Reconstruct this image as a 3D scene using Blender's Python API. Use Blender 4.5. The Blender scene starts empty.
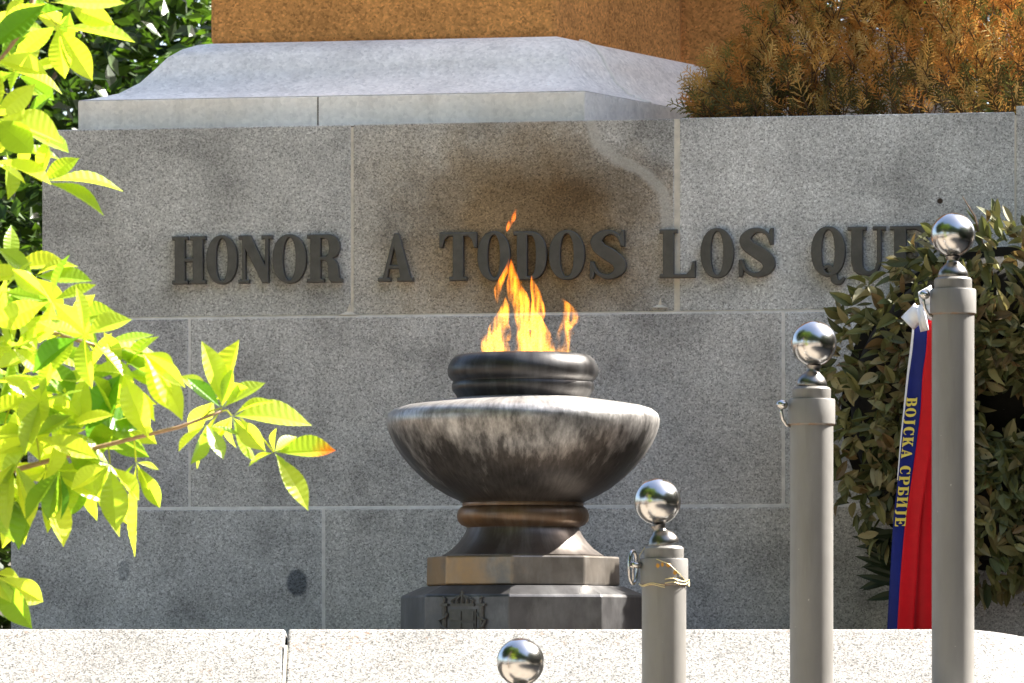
import bpy, bmesh, math, random
from mathutils import Vector, Matrix
R = math.radians
S = bpy.context.scene
COL = S.collection

# ------------------------------------------------------------------ camera
F = 4520.0            # focal length in photo pixels (1024 wide)
HZ = 650.0            # photo row of the horizon
EYE = 1.6
cam = bpy.data.cameras.new('camera')
co = bpy.data.objects.new('camera', cam); COL.objects.link(co)
co.location = (0, 0, EYE); co.rotation_euler = (R(90), 0, 0)
cam.sensor_width = 36; cam.lens = F / 1024 * 36
cam.shift_y = (HZ - 341.5) / 1024
cam.clip_start = 0.1; cam.clip_end = 600
cam.dof.use_dof = True; cam.dof.focus_distance = 19.6; cam.dof.aperture_fstop = 9
S.camera = co

# ------------------------------------------------------------------ light
SUN_EL, SUN_PHI = 46.0, 112.0      # phi: from the camera's side (-y) towards +x
sv = Vector((math.cos(R(SUN_EL)) * math.sin(R(SUN_PHI)), -math.cos(R(SUN_EL)) * math.cos(R(SUN_PHI)), math.sin(R(SUN_EL))))
w = bpy.data.worlds.new('World'); S.world = w; w.use_nodes = True
nt = w.node_tree
sky = nt.nodes.new('ShaderNodeTexSky'); sky.sky_type = 'NISHITA'; sky.sun_disc = False
sky.dust_density = 3.2; sky.air_density = 1.0; sky.ozone_density = .6; sky.sun_elevation = R(SUN_EL); sky.sun_rotation = math.atan2(sv.x, sv.y)
bg = nt.nodes['Background']; bg.inputs['Strength'].default_value = 0.09
nt.links.new(sky.outputs[0], bg.inputs[0])
sl = bpy.data.lights.new('sun', 'SUN'); sl.energy = 5.0; sl.angle = R(0.5); sl.color = (1, .95, .86)
so = bpy.data.objects.new('sun', sl); COL.objects.link(so)
so.location = (8, 25, 25); so.rotation_euler = (-sv).to_track_quat('-Z', 'Y').to_euler()
S.view_settings.view_transform = 'Standard'; S.view_settings.look = 'None'
S.view_settings.exposure = 2.4; S.view_settings.gamma = 1; S.view_settings.use_curve_mapping = False

# ------------------------------------------------------------------ helpers
def P(px, py, Y):                                # photo pixel at depth Y -> world point
    return Vector(((px - 512) / F * Y, Y, EYE + (HZ - py) / F * Y))

def lerp(a, b, t): return a + (b - a) * t

def tag(o, label=None, cat=None, group=None, kind=None):
    if label: o['label'] = label
    if cat: o['category'] = cat
    if group: o['group'] = group
    if kind: o['kind'] = kind
    return o

def empty(name, loc, rz=0, **k):
    o = bpy.data.objects.new(name, None); COL.objects.link(o)
    o.empty_display_size = .1; o.location = loc; o.rotation_euler = (0, 0, rz)
    return tag(o, **k)

def link(name, me, mat, parent=None, smooth=False, **k):
    o = bpy.data.objects.new(name, me); COL.objects.link(o)
    if mat: me.materials.append(mat)
    if parent: o.parent = parent
    if smooth:
        for p in me.polygons: p.use_smooth = True
    return tag(o, **k)

class MB:                                        # mesh collector
    def __init__(s): s.v = []; s.f = []; s.c = []
    def add(s, vs, fs, tint=(1, 1, 1)):
        n = len(s.v)
        s.v += [tuple(p) for p in vs]; s.f += [tuple(i + n for i in f) for f in fs]
        s.c += [tint] * len(vs)
    def box(s, x0, x1, y0, y1, z0, z1):
        s.add([(x0, y0, z0), (x1, y0, z0), (x1, y1, z0), (x0, y1, z0), (x0, y0, z1), (x1, y0, z1), (x1, y1, z1), (x0, y1, z1)],
              [(0, 3, 2, 1), (4, 5, 6, 7), (0, 1, 5, 4), (1, 2, 6, 5), (2, 3, 7, 6), (3, 0, 4, 7)])
    def tube(s, pts, rad, n=10, cap=True, tint=(1, 1, 1)):
        pts = [Vector(p) for p in pts]
        if not hasattr(rad, '__len__'): rad = [rad] * len(pts)
        vs, fs = [], []
        up = None
        for i, p in enumerate(pts):
            d = (pts[min(i + 1, len(pts) - 1)] - pts[max(i - 1, 0)]).normalized()
            if up is None:
                up = Vector((0, 0, 1)) if abs(d.z) < .9 else Vector((1, 0, 0))
            a = d.cross(up).normalized(); b = a.cross(d).normalized(); up = b
            for k in range(n):
                t = 2 * math.pi * k / n
                vs.append(p + (a * math.cos(t) + b * math.sin(t)) * rad[i])
        for i in range(len(pts) - 1):
            for k in range(n):
                fs.append((i * n + k, i * n + (k + 1) % n, (i + 1) * n + (k + 1) % n, (i + 1) * n + k))
        if cap:
            fs.append(tuple(range(n - 1, -1, -1))); fs.append(tuple((len(pts) - 1) * n + k for k in range(n)))
        s.add(vs, fs, tint)
    def lathe(s, prof, n=64, rot=0.0, cx=0, cy=0):            # prof: list of (r, z), closed top/bottom when r == 0
        vs = [(cx + r * math.sin(rot + 2 * math.pi * k / n), cy - r * math.cos(rot + 2 * math.pi * k / n), z) for r, z in prof for k in range(n)]
        fs = []
        for i in range(len(prof) - 1):
            for k in range(n):
                fs.append((i * n + k, i * n + (k + 1) % n, (i + 1) * n + (k + 1) % n, (i + 1) * n + k))
        s.add(vs, fs)
    def mesh(s, name='mesh', clean=True):
        me = bpy.data.meshes.new(name); me.from_pydata(s.v, [], s.f)
        a = me.color_attributes.new('tint', 'FLOAT_COLOR', 'POINT')
        a.data.foreach_set('color', [x for c in s.c for x in (c[0], c[1], c[2], 1.0)])
        if clean:
            bm = bmesh.new(); bm.from_mesh(me)
            bmesh.ops.remove_doubles(bm, verts=bm.verts, dist=1e-5)
            bmesh.ops.recalc_face_normals(bm, faces=bm.faces)
            bm.to_mesh(me); bm.free()
        me.update(); return me
    def build(s, name, mat, parent=None, smooth=False, bevel=0, seg=2, clean=True, autosmooth=None, **k):
        o = link(name, s.mesh(name, clean), mat, parent, smooth, **k)
        if bevel:
            m = o.modifiers.new('bevel', 'BEVEL'); m.width = bevel; m.segments = seg; m.limit_method = 'ANGLE'; m.angle_limit = R(35)
        if autosmooth:
            for p in o.data.polygons: p.use_smooth = True
            o.data.set_sharp_from_angle(angle=R(autosmooth))
        return o

# ------------------------------------------------------------------ materials
def newmat(name):
    m = bpy.data.materials.new(name); m.use_nodes = True
    n = m.node_tree; b = n.nodes['Principled BSDF']
    return m, n, b
def N(n, t, **k):
    x = n.nodes.new(t)
    for a, v in k.items():
        if a in x.inputs: x.inputs[a].default_value = v
        else: setattr(x, a, v)
    return x
def mixc(n, fac, a, b, mode='MIX'):
    x = n.nodes.new('ShaderNodeMix'); x.data_type = 'RGBA'; x.blend_type = mode
    for sock, v in ((x.inputs[0], fac), (x.inputs[6], a), (x.inputs[7], b)):
        if isinstance(v, (int, float)): sock.default_value = v
        elif isinstance(v, tuple): sock.default_value = (*v, 1) if len(v) == 3 else v
        else: n.links.new(v, sock)
    return x.outputs[2]
def math_(n, op, a, b=0.0, c=0.0, clamp=False):
    x = n.nodes.new('ShaderNodeMath'); x.operation = op; x.use_clamp = clamp
    for i, v in enumerate((a, b, c)):
        if isinstance(v, (int, float)): x.inputs[i].default_value = v
        else: n.links.new(v, x.inputs[i])
    return x.outputs[0]
def ramp(n, fac, stops, interp='LINEAR'):
    x = n.nodes.new('ShaderNodeValToRGB'); x.color_ramp.interpolation = interp
    e = x.color_ramp.elements
    while len(e) < len(stops): e.new(.5)
    for i, (p, c) in enumerate(stops):
        e[i].position = p
        e[i].color = (c, c, c, 1) if isinstance(c, (int, float)) else (*c, 1)
    n.links.new(fac, x.inputs[0]); return x.outputs[0]
def objco(n, scale=None, loc=None):
    t = n.nodes.new('ShaderNodeTexCoord')
    if scale is None and loc is None: return t.outputs['Object']
    mp = n.nodes.new('ShaderNodeMapping')
    if scale: mp.inputs['Scale'].default_value = scale
    if loc: mp.inputs['Location'].default_value = loc
    n.links.new(t.outputs['Object'], mp.inputs[0]); return mp.outputs[0]
def noise(n, co, scale, detail=3, rough=.55, out=0):
    x = N(n, 'ShaderNodeTexNoise', Scale=scale, Detail=detail, Roughness=rough)
    n.links.new(co, x.inputs['Vector']); return x.outputs[out]
def bump(n, b, h, strength=.3, dist=.01):
    x = N(n, 'ShaderNodeBump', Strength=strength, Distance=dist)
    n.links.new(h, x.inputs['Height']); n.links.new(x.outputs[0], b.inputs['Normal'])

def granite(name, base, contrast=.55, fine=110, mott=.25, rough=.85, stains=None, warm=None):
    m, n, b = newmat(name); c = objco(n)
    v = N(n, 'ShaderNodeTexVoronoi', Scale=fine); n.links.new(c, v.inputs['Vector'])
    sep = N(n, 'ShaderNodeSeparateColor'); n.links.new(v.outputs['Color'], sep.inputs[0])
    sp = ramp(n, sep.outputs[0], [(0, 1 - contrast), (.22, 1 - contrast * .35), (.55, 1.0), (.85, 1 + contrast * .35), (1, 1 + contrast * .75)])
    n2 = ramp(n, noise(n, c, fine * .45, 4, .7), [(.30, 1 - contrast * .55), (.5, 1), (.70, 1 + contrast * .5)])
    big = ramp(n, noise(n, c, 2.3, 5, .6), [(.3, 1 - mott), (.5, 1), (.7, 1 + mott * .6)])
    col = mixc(n, 1.0, base, sp, 'MULTIPLY'); col = mixc(n, 1.0, col, n2, 'MULTIPLY'); col = mixc(n, 1.0, col, big, 'MULTIPLY')
    oi = N(n, 'ShaderNodeObjectInfo'); col = mixc(n, 1.0, col, oi.outputs['Color'], 'MULTIPLY')
    if warm:
        wf = ramp(n, noise(n, objco(n, None, (7, 3, 1)), 1.3, 4, .6), [(.45, 0.0), (.7, 1.0)])
        col = mixc(n, math_(n, 'MULTIPLY', wf, .6), col, mixc(n, 1.0, col, warm, 'MULTIPLY'))
    if stains: col = stains(n, c, col)
    n.links.new(col, b.inputs['Base Color']); b.inputs['Roughness'].default_value = rough
    b.inputs['Specular IOR Level'].default_value = .25
    bump(n, b, noise(n, c, fine * .6, 3, .6), .35, .004)
    return m

def simple(name, col, rough=.5, metal=0.0, var=.15, scale=8, bmp=0, spec=.5):
    m, n, b = newmat(name); c = objco(n)
    f = ramp(n, noise(n, c, scale, 5, .65), [(.25, 1 - var), (.5, 1.0), (.75, 1 + var)])
    n.links.new(mixc(n, 1.0, col, f, 'MULTIPLY'), b.inputs['Base Color'])
    b.inputs['Roughness'].default_value = rough; b.inputs['Metallic'].default_value = metal
    b.inputs['Specular IOR Level'].default_value = spec
    if bmp: bump(n, b, noise(n, c, scale * 4, 4, .6), bmp, .003)
    return m

def leafmat(name, rough=.5, trans=.45, tcol=(1, 1, 1), spec=.3):
    m, n, b = newmat(name)
    a = N(n, 'ShaderNodeVertexColor', layer_name='tint')
    n.links.new(a.outputs[0], b.inputs['Base Color']); b.inputs['Roughness'].default_value = rough
    b.inputs['Specular IOR Level'].default_value = spec
    t = N(n, 'ShaderNodeBsdfTranslucent'); n.links.new(mixc(n, 1.0, a.outputs[0], tcol, 'MULTIPLY'), t.inputs[0])
    mx = N(n, 'ShaderNodeMixShader'); mx.inputs[0].default_value = trans
    n.links.new(b.outputs[0], mx.inputs[1]); n.links.new(t.outputs[0], mx.inputs[2])
    n.links.new(mx.outputs[0], n.nodes['Material Output'].inputs[0])
    return m

# ------------------------------------------------------------------ wall frame: u along the wall, v into it, z up
ALPHA = R(8.9); WY = 21.3
CA, SA = math.cos(ALPHA), math.sin(ALPHA)
def U(px, v=0.0):
    k = (px - 512) / F
    # X = u CA + v SA ; Y = WY - u SA + v CA ; X = k Y
    return (k * (WY + v * CA) - v * SA) / (CA + k * SA)
def Z(px, py, v=0.0):
    u = U(px, v); Y = WY - u * SA + v * CA
    return EYE + (HZ - py) / F * Y
def wallpt(u, v, z): return Vector((u * CA + v * SA, WY - u * SA + v * CA, z))
WROOT = Vector((0, WY, 0))

fv = .16                                             # pedestal fascia set back from wall face
uL, uRt = U(78, fv), U(585, fv)
z3 = 4.09
fh = EYE + (HZ - 91) / F * (WY + fv - U(585, fv) * SA) - (z3 - .02)    # fascia top height
SFm = .50; sv0 = fv + SFm + .03
uT = U(555, sv0) + .012

def wall_stains(n, c, col):
    sx = N(n, 'ShaderNodeSeparateXYZ'); n.links.new(c, sx.inputs[0])
    x, z = sx.outputs[0], sx.outputs[2]
    wob = math_(n, 'MULTIPLY', math_(n, 'SUBTRACT', noise(n, c, 3.2, 5, .62), .5), 1.1)
    def ell(cx, cz, rx, rz, soft, wobble=1.0):
        dx = math_(n, 'DIVIDE', math_(n, 'SUBTRACT', x, cx), rx); dz = math_(n, 'DIVIDE', math_(n, 'SUBTRACT', z, cz), rz)
        d = math_(n, 'SQRT', math_(n, 'ADD', math_(n, 'MULTIPLY', dx, dx), math_(n, 'MULTIPLY', dz, dz)))
        if wobble: d = math_(n, 'ADD', d, math_(n, 'MULTIPLY', wob, wobble))
        return ramp(n, d, [(max(0, 1 - soft), 1.0), (min(1, 1.0), 0.0)]) if soft < 1 else ramp(n, d, [(0.0, 1.0), (1.0, 0.0)])
    incourse = math_(n, 'MULTIPLY', math_(n, 'GREATER_THAN', z, 3.187), math_(n, 'LESS_THAN', x, U(673)))
    inblock = math_(n, 'MULTIPLY', incourse, math_(n, 'GREATER_THAN', x, U(353)))
    def band(pts, wid, wobble=.05):
        """pale band along a polyline given in photo pixels"""
        best = None
        for (ax, ay), (bx, by) in zip(pts, pts[1:]):
            a_, b_ = (U(ax), Z(ax, ay)), (U(bx), Z(bx, by)); dx, dz = b_[0] - a_[0], b_[1] - a_[1]; l2 = dx * dx + dz * dz
            ex, ez = math_(n, 'SUBTRACT', x, a_[0]), math_(n, 'SUBTRACT', z, a_[1])
            h = math_(n, 'DIVIDE', math_(n, 'ADD', math_(n, 'MULTIPLY', ex, dx), math_(n, 'MULTIPLY', ez, dz)), l2, clamp=True)
            qx = math_(n, 'SUBTRACT', ex, math_(n, 'MULTIPLY', h, dx)); qz = math_(n, 'SUBTRACT', ez, math_(n, 'MULTIPLY', h, dz))
            d = math_(n, 'SQRT', math_(n, 'ADD', math_(n, 'MULTIPLY', qx, qx), math_(n, 'MULTIPLY', qz, qz)))
            best = d if best is None else math_(n, 'MINIMUM', best, d)
        best = math_(n, 'ADD', best, math_(n, 'MULTIPLY', math_(n, 'SUBTRACT', noise(n, c, 14, 4, .6), .5), wobble))
        return ramp(n, math_(n, 'DIVIDE', best, wid), [(.45, 1.0), (1.0, 0.0)])
    faint = math_(n, 'MULTIPLY', ell(U(490), 3.60, .95, .85, .7, .8), inblock)
    col = mixc(n, math_(n, 'MULTIPLY', faint, .7), col, mixc(n, 1.0, col, (.86, .74, .56), 'MULTIPLY'))
    brown = math_(n, 'MULTIPLY', ell(U(540), Z(540, 235), .78, .60, .6, .6), inblock)
    col = mixc(n, math_(n, 'MULTIPLY', brown, .95), col, mixc(n, 1.0, col, (.60, .47, .31), 'MULTIPLY'))
    soot = math_(n, 'MULTIPLY', ell(U(580), Z(580, 188), .50, .30, .85, .7), inblock)
    col = mixc(n, math_(n, 'MULTIPLY', soot, .85), col, mixc(n, 1.0, col, (.36, .29, .20), 'MULTIPLY'))
    rp = math_(n, 'MULTIPLY', band([(590, 122), (597, 143), (618, 160), (644, 173), (662, 190), (667, 222), (668, 250)], .035), inblock)
    col = mixc(n, math_(n, 'MULTIPLY', rp, .85), col, mixc(n, .65, col, (.50, .485, .45)))
    hole = ell(U(940), Z(940, 201), .016, .016, .3, 0)
    col = mixc(n, hole, col, (.05, .035, .025))
    # rain streaks down from the top edge and the joints
    rs_ = ramp(n, noise(n, objco(n, (7, 7, .7), (3, 0, 5)), 1.0, 5, .62), [(.50, 0.0), (.72, 1.0)])
    col = mixc(n, math_(n, 'MULTIPLY', rs_, .26), col, mixc(n, 1.0, col, (.60, .58, .55), 'MULTIPLY'))
    # two small dark patches on the lowest course
    for px, py, rx, rz, k in ((298, 583, .058, .072, .85), (125, 571, .03, .055, .45)):
        s = ell(U(px), Z(px, py), rx, rz, .25, .22)
        col = mixc(n, math_(n, 'MULTIPLY', s, k), col, mixc(n, 1.0, col, (.22, .25, .30), 'MULTIPLY'))
    return col

def ledge_stains(n, c, col):
    sx = N(n, 'ShaderNodeSeparateXYZ'); n.links.new(c, sx.inputs[0])
    f = noise(n, objco(n, (3.0, 6, 6)), 1.0, 5, .7)
    g_ = math_(n, 'MULTIPLY', math_(n, 'SUBTRACT', sx.outputs[2], 1.45), 2.2, clamp=True)
    m_ = ramp(n, math_(n, 'ADD', math_(n, 'MULTIPLY', g_, .22), f), [(.54, 0.0), (.70, 1.0)])
    dots = ramp(n, noise(n, c, 38, 3, .6), [(.55, 0.0), (.68, 1.0)])
    col = mixc(n, math_(n, 'MULTIPLY', math_(n, 'MULTIPLY', m_, dots), .8), col, (.20, .12, .07))
    dull = ramp(n, noise(n, objco(n, None, (3, 1, 8)), 1.6, 5, .65), [(.42, 0.0), (.66, 1.0)])
    return mixc(n, math_(n, 'MULTIPLY', dull, .4), col, mixc(n, 1.0, col, (.66, .64, .62), 'MULTIPLY'))

def rain_runs(n, c, col):
    # thin grey rain runs
    run = ramp(n, noise(n, objco(n, (9, 9, 1.5), (2, 4, 1)), 1.0, 6, .7), [(.52, 0.0), (.72, 1.0)])
    return mixc(n, math_(n, 'MULTIPLY', run, .45), col, mixc(n, 1.0, col, (.62, .61, .60), 'MULTIPLY'))

M = {}
M['wall'] = granite('wall_granite', (.455, .455, .45), .50, 165, .40, stains=wall_stains)
M['ledge'] = granite('ledge_granite', (.28, .275, .265), .75, 180, .2, stains=ledge_stains)
M['mortar'] = simple('mortar', (.62, .575, .49), .95, 0, .22, 14, .4, .1)
M['mortarpale'] = simple('pale_mortar', (.68, .67, .65), .95, 0, .22, 14, .4, .1)
M['darkjoint'] = simple('dark_joint', (.12, .10, .085), .95, 0, .3, 20)
M['lime'] = granite('limestone', (.88, .85, .79), .10, 60, .12, warm=(.88, .84, .80))
M['marble'] = granite('pale_moulding_stone', (.84, .81, .765), .16, 70, .20, stains=lambda n, c, col: rain_runs(n, c, col))
M['fascia'] = granite('fascia_limestone', (.88, .85, .79), .10, 60, .14, warm=(.90, .84, .76), stains=lambda n, c, col: rain_runs(n, c, col))
M['ochre'] = granite('ochre_stone', (.58, .275, .085), .42, 95, .2)
M['pave'] = granite('pavement_stone', (.29, .255, .215), .2, 60, .15)
M['earth'] = granite('earth', (.14, .10, .07), .5, 40, .3)
M['letter'] = simple('letter_bronze', (.085, .082, .075), .5, .35, .25, 18, .3)
M['paint'] = simple('post_paint', (.19, .175, .157), .42, 0, .07, 30, .12, .45)
def post_paint():
    m, n, b = newmat('post_paint'); c = objco(n)
    sx = N(n, 'ShaderNodeSeparateXYZ'); n.links.new(c, sx.inputs[0])
    col = mixc(n, ramp(n, noise(n, objco(n, (10, 10, 2.5)), 1.0, 5, .65), [(.3, 0.0), (.7, 1.0)]), (.152, .146, .138), (.195, .187, .176))
    # rust creeping from the seam under the cap
    dz = math_(n, 'ABSOLUTE', math_(n, 'SUBTRACT', sx.outputs[2], 1.76 - 83.5 / 4520 * 16.5))
    fr = ramp(n, math_(n, 'ADD', math_(n, 'MULTIPLY', dz, 60), math_(n, 'MULTIPLY', math_(n, 'SUBTRACT', noise(n, c, 25, 4, .6), .5), 1.3)), [(.0, 1.0), (.35, 0.0)])
    col = mixc(n, math_(n, 'MULTIPLY', fr, .75), col, (.19, .10, .045))
    run = ramp(n, noise(n, objco(n, (22, 22, 1.4), (5, 2, 0)), 1.0, 5, .65), [(.58, 0.0), (.72, 1.0)])
    col = mixc(n, math_(n, 'MULTIPLY', run, .4), col, (.10, .09, .08))
    chip = ramp(n, noise(n, c, 45, 3, .6), [(.73, 0.0), (.76, 1.0)]); col = mixc(n, math_(n, 'MULTIPLY', chip, .8), col, (.42, .40, .37))
    n.links.new(col, b.inputs['Base Color'])
    n.links.new(ramp(n, noise(n, c, 12, 4, .6), [(.3, .36), (.7, .6)]), b.inputs['Roughness'])
    bump(n, b, noise(n, c, 90, 4, .65), .15, .002); return m
M['paint'] = post_paint()
M['steel'] = simple('polished_steel', (.50, .49, .48), .20, 1.0, .03, 6)
M['dullsteel'] = simple('dark_steel', (.20, .19, .18), .3, 1.0, .15, 30)
M['wire'] = simple('wire', (.72, .60, .30), .4, .6, .1, 30)
M['bark'] = simple('bark', (.14, .095, .065), .85, 0, .35, 25, .6)
M['twig'] = simple('twig_bark', (.34, .20, .13), .6, 0, .25, 40, .3)
M['white'] = simple('white_satin', (.82, .83, .86), .4, 0, .04, 20)
M['blue'] = simple('blue_satin', (.007, .015, .15), .55, 0, .12, 20, 0, .25)
M['red'] = simple('red_satin', (.55, .006, .012), .5, 0, .1, 20, 0, .2)
M['gold'] = simple('gold_print', (.72, .60, .10), .5, 0, .05, 20)
M['shadestraw'] = simple('shade_dark_straw', (.010, .009, .006), .95, 0, .4, 40, .6)  # coloured near black to paint the shade between the leaves
M['chestnut'] = leafmat('chestnut_leaf', .34, .55, (1.35, 1.3, .6), .5)
M['treeleaf'] = leafmat('tree_leaf', .42, .4, (1.2, 1.2, .6), .5)
M['thuja'] = leafmat('dry_conifer', .7, .25, (1, 1, 1), .2)
M['laurel'] = leafmat('laurel_leaf', .58, .18, (1, 1, .8), .5)

def bronze(name, dark, pale, left_tint=None, streak=True):
    m, n, b = newmat(name); c = objco(n)
    vm = n.nodes.new('ShaderNodeVectorMath'); vm.operation = 'MULTIPLY'; vm.inputs[1].default_value = (1, 1, 0); n.links.new(c, vm.inputs[0])
    vn = n.nodes.new('ShaderNodeVectorMath'); vn.operation = 'NORMALIZE'; n.links.new(vm.outputs[0], vn.inputs[0])
    va = n.nodes.new('ShaderNodeVectorMath'); va.operation = 'MULTIPLY_ADD'; va.inputs[1].default_value = (.0, .0, .9); n.links.new(c, va.inputs[0]); n.links.new(vn.outputs[0], va.inputs[2])
    st = noise(n, va.outputs[0], 5.5, 6, .66)
    bl = noise(n, c, 5.5, 5, .62)
    sx = N(n, 'ShaderNodeSeparateXYZ'); n.links.new(c, sx.inputs[0])
    col = mixc(n, ramp(n, bl, [(.35, 0.0), (.7, 1.0)]), dark, tuple(x * 1.7 for x in dark))
    if streak:      # dust and lime run down from the shoulder in ragged tongues; the paler top also paints its sun glare
        h = math_(n, 'MULTIPLY', math_(n, 'SUBTRACT', sx.outputs[2], streak[0]), 1 / (streak[1] - streak[0]))
        f = math_(n, 'ADD', math_(n, 'SUBTRACT', h, .42), math_(n, 'MULTIPLY', math_(n, 'SUBTRACT', st, .5), 2.4))
        f = ramp(n, f, [(-0.0, 0.0), (.16, .35), (.55, 1.0)])
        col = mixc(n, math_(n, 'MULTIPLY', f, .9), col, pale)
        fine = ramp(n, noise(n, va.outputs[0], 34, 4, .6), [(.35, .72), (.65, 1.25)])
        col = mixc(n, 1.0, col, fine, 'MULTIPLY')
    else:
        f = ramp(n, st, [(.45, 0.0), (.72, 1.0)]); col = mixc(n, math_(n, 'MULTIPLY', f, .6), col, pale)
    if left_tint:  # orange-brown that grows towards the left side
        g = math_(n, 'ADD', math_(n, 'MULTIPLY', sx.outputs[0], -2.2), math_(n, 'MULTIPLY', math_(n, 'SUBTRACT', bl, .5), 1.8))
        g = ramp(n, g, [(.0, 0.0), (.9, 1.0)]); col = mixc(n, math_(n, 'MULTIPLY', g, .85), col, left_tint)
    n.links.new(col, b.inputs['Base Color'])
    b.inputs['Metallic'].default_value = .55
    n.links.new(ramp(n, bl, [(.3, .30), (.7, .48)]), b.inputs['Roughness'])
    bump(n, b, noise(n, c, 40, 4, .6), .12, .003)
    return m

# ================================================================== THE SETTING
g = MB(); g.add([(-150, -150, -.2), (150, -150, -.2), (150, 150, -.2), (-150, 150, -.2)], [(0, 1, 2, 3)])
g.build('ground', M['pave'], kind='structure', clean=False)
t = MB(); t.box(-60, 60, 19.16, 120, -.19, 1.42)
t.build('terrace', M['earth'], kind='structure')

# ---- granite wall with its inscription
wall = empty('granite_wall', WROOT, -ALPHA, label='grey granite block wall bearing the dark raised inscription', cat='wall')
z0, z1, z2, z3 = 1.40, 2.274, 3.183, 4.09
tones = iter([(1, .99, .96), (1.02, 1.0, .96), (1.17, 1.17, 1.16), (1.1, 1.08, 1.05), (.93, .93, .95), (1.02, 1.01, 1.0), (1.08, 1.1, 1.13), (1, 1, 1), (.98, .99, 1.0), (1.03, 1.02, 1.0), (1, 1, 1)])
def block(u0, u1, za, zb, d=0.0):
    b = MB(); b.box(u0, u1, -d, .60, za, zb)
    o = b.build('stone_block', M['wall'], wall, bevel=.006, seg=2); o.color = (*next(tones), 1); return o
uR = 5.5
block(U(42), U(350.8), z2 + .006, z3); block(U(353.2), U(674.5), z2 + .006, z3); block(U(679.5), U(1014.5), z2 + .006, z3 + .003); block(U(1016), uR, z2 + .006, z3 + .03)
block(U(28), U(189), z1 + .007, z2 - .006, .012); block(U(191), U(782), z1 + .007, z2 - .006, .012); block(U(785), U(1010), z1 + .007, z2 - .006, .012); block(U(1012), uR, z1 + .007, z2 - .006, .012)
block(U(12), U(323), z0, z1 - .006, .024); block(U(326), U(905), z0, z1 - .006, .024); block(U(908), uR, z0, z1 - .006, .024)
for za, zc_, vf, mm in ((z0 + .01, z1 - .001, -.0215, 'mortarpale'), (z1 - .001, z2 + .001, -.0095, 'mortarpale'), (z2 + .001, z3 - .012, .003, 'mortar')):
    mt = MB(); mt.box(U(50), uR - .01, vf, .59, za, zc_); mt.build('mortar', M[mm], wall)
mt = MB(); mt.box(U(352) - .007, U(352) + .007, .004, .5, z2 + .03, z3 - .006); mt.build('mortar', M['darkjoint'], wall, label='dark open joint in top course')
mt = MB(); mt.box(U(676.8) - .013, U(676.8) + .013, .002, .5, z2 + .01, z3 - .002); mt.build('mortar', M['mortar'], wall, label='wide pale mortar joint in top course')
# pale mortar smears where the joints meet
for px, py, sz in ((349, 313, .035), (660, 306, .03)):
    b = MB(); u, z = U(px), Z(px, py)
    b.add([(u - sz * 1.3, -.0125, z - sz * .25), (u + sz * 1.3, -.0125, z - sz * .3), (u + sz * .25, -.0025, z + sz * .2), (u + .004, -.0025, z + sz * 1.4), (u - sz * .3, -.0025, z + sz * .2),
           (u - sz * 1.3, .03, z - sz * .25), (u + sz * 1.3, .03, z - sz * .3), (u + sz * .25, .03, z + sz * .2), (u + .004, .03, z + sz * 1.4), (u - sz * .3, .03, z + sz * .2)],
          [(0, 1, 2, 3, 4), (0, 5, 6, 1), (1, 6, 7, 2), (2, 7, 8, 3), (3, 8, 9, 4), (4, 9, 5, 0)])
    b.build('mortar', M['mortar'], wall)
tc = MB(); tc.box(U(60), uR, .602, 5.0, z0, z3 - .02); tc.build('core', M['earth'], wall)

# ---- serif capitals, drawn as outlines
def arc(cx, cy, rx, ry, a0, a1, n=14, e=1.0):
    out = []
    for i in range(n + 1):
        a = R(a0 + (a1 - a0) * i / n); ca, sa = math.cos(a), math.sin(a)
        out.append((cx + rx * math.copysign(abs(ca) ** e, ca), cy + ry * math.copysign(abs(sa) ** e, sa)))
    return out
def ring(w, wi, yi=.44):
    return [arc(w / 2, .5, w / 2, .515, 0, 360, 36, .93)[:-1], arc(w / 2, .5, wi, yi, 0, 360, 30, .93)[:-1]]
def catmull(pts, sub=5):
    o = []
    for i in range(len(pts) - 1):
        p = [pts[max(i - 1, 0)], pts[i], pts[i + 1], pts[min(i + 2, len(pts) - 1)]]
        for j in range(sub):
            t = j / sub
            o.append(tuple(.5 * (2 * p[1][k] + (p[2][k] - p[0][k]) * t + (2 * p[0][k] - 5 * p[1][k] + 4 * p[2][k] - p[3][k]) * t * t + (3 * p[1][k] - p[0][k] - 3 * p[2][k] + p[3][k]) * t ** 3) for k in range(len(pts[0]))))
    o.append(tuple(pts[-1])); return o
def stroke(pts):                       # pts: (x, y, thickness) -> outline
    c = catmull(pts); L, Rr = [], []
    for i, (x, y, w) in enumerate(c):
        a, b = c[max(i - 1, 0)], c[min(i + 1, len(c) - 1)]
        dx, dy = b[0] - a[0], b[1] - a[1]; l = math.hypot(dx, dy) or 1
        L.append((x - dy / l * w / 2, y + dx / l * w / 2)); Rr.append((x + dy / l * w / 2, y - dx / l * w / 2))
    return L + Rr[::-1]
SPINE = [(.57, .70, .05), (.52, .86, .07), (.40, .955, .085), (.25, .925, .14), (.145, .79, .20), (.20, .63, .24), (.36, .50, .27), (.51, .35, .25), (.535, .19, .20), (.43, .07, .13), (.29, .045, .09), (.15, .14, .07), (.09, .32, .05)]
CSP = [(.60, .68, .05), (.53, .88, .08), (.38, .955, .10), (.22, .88, .18), (.15, .66, .24), (.14, .5, .25), (.15, .34, .24), (.22, .12, .18), (.38, .045, .10), (.52, .10, .07), (.61, .27, .05)]
JSP = [(.29, .95, .22), (.29, .6, .22), (.29, .3, .22), (.28, .08, .20), (.18, -.05, .12), (.06, -.02, .08)]
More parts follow.
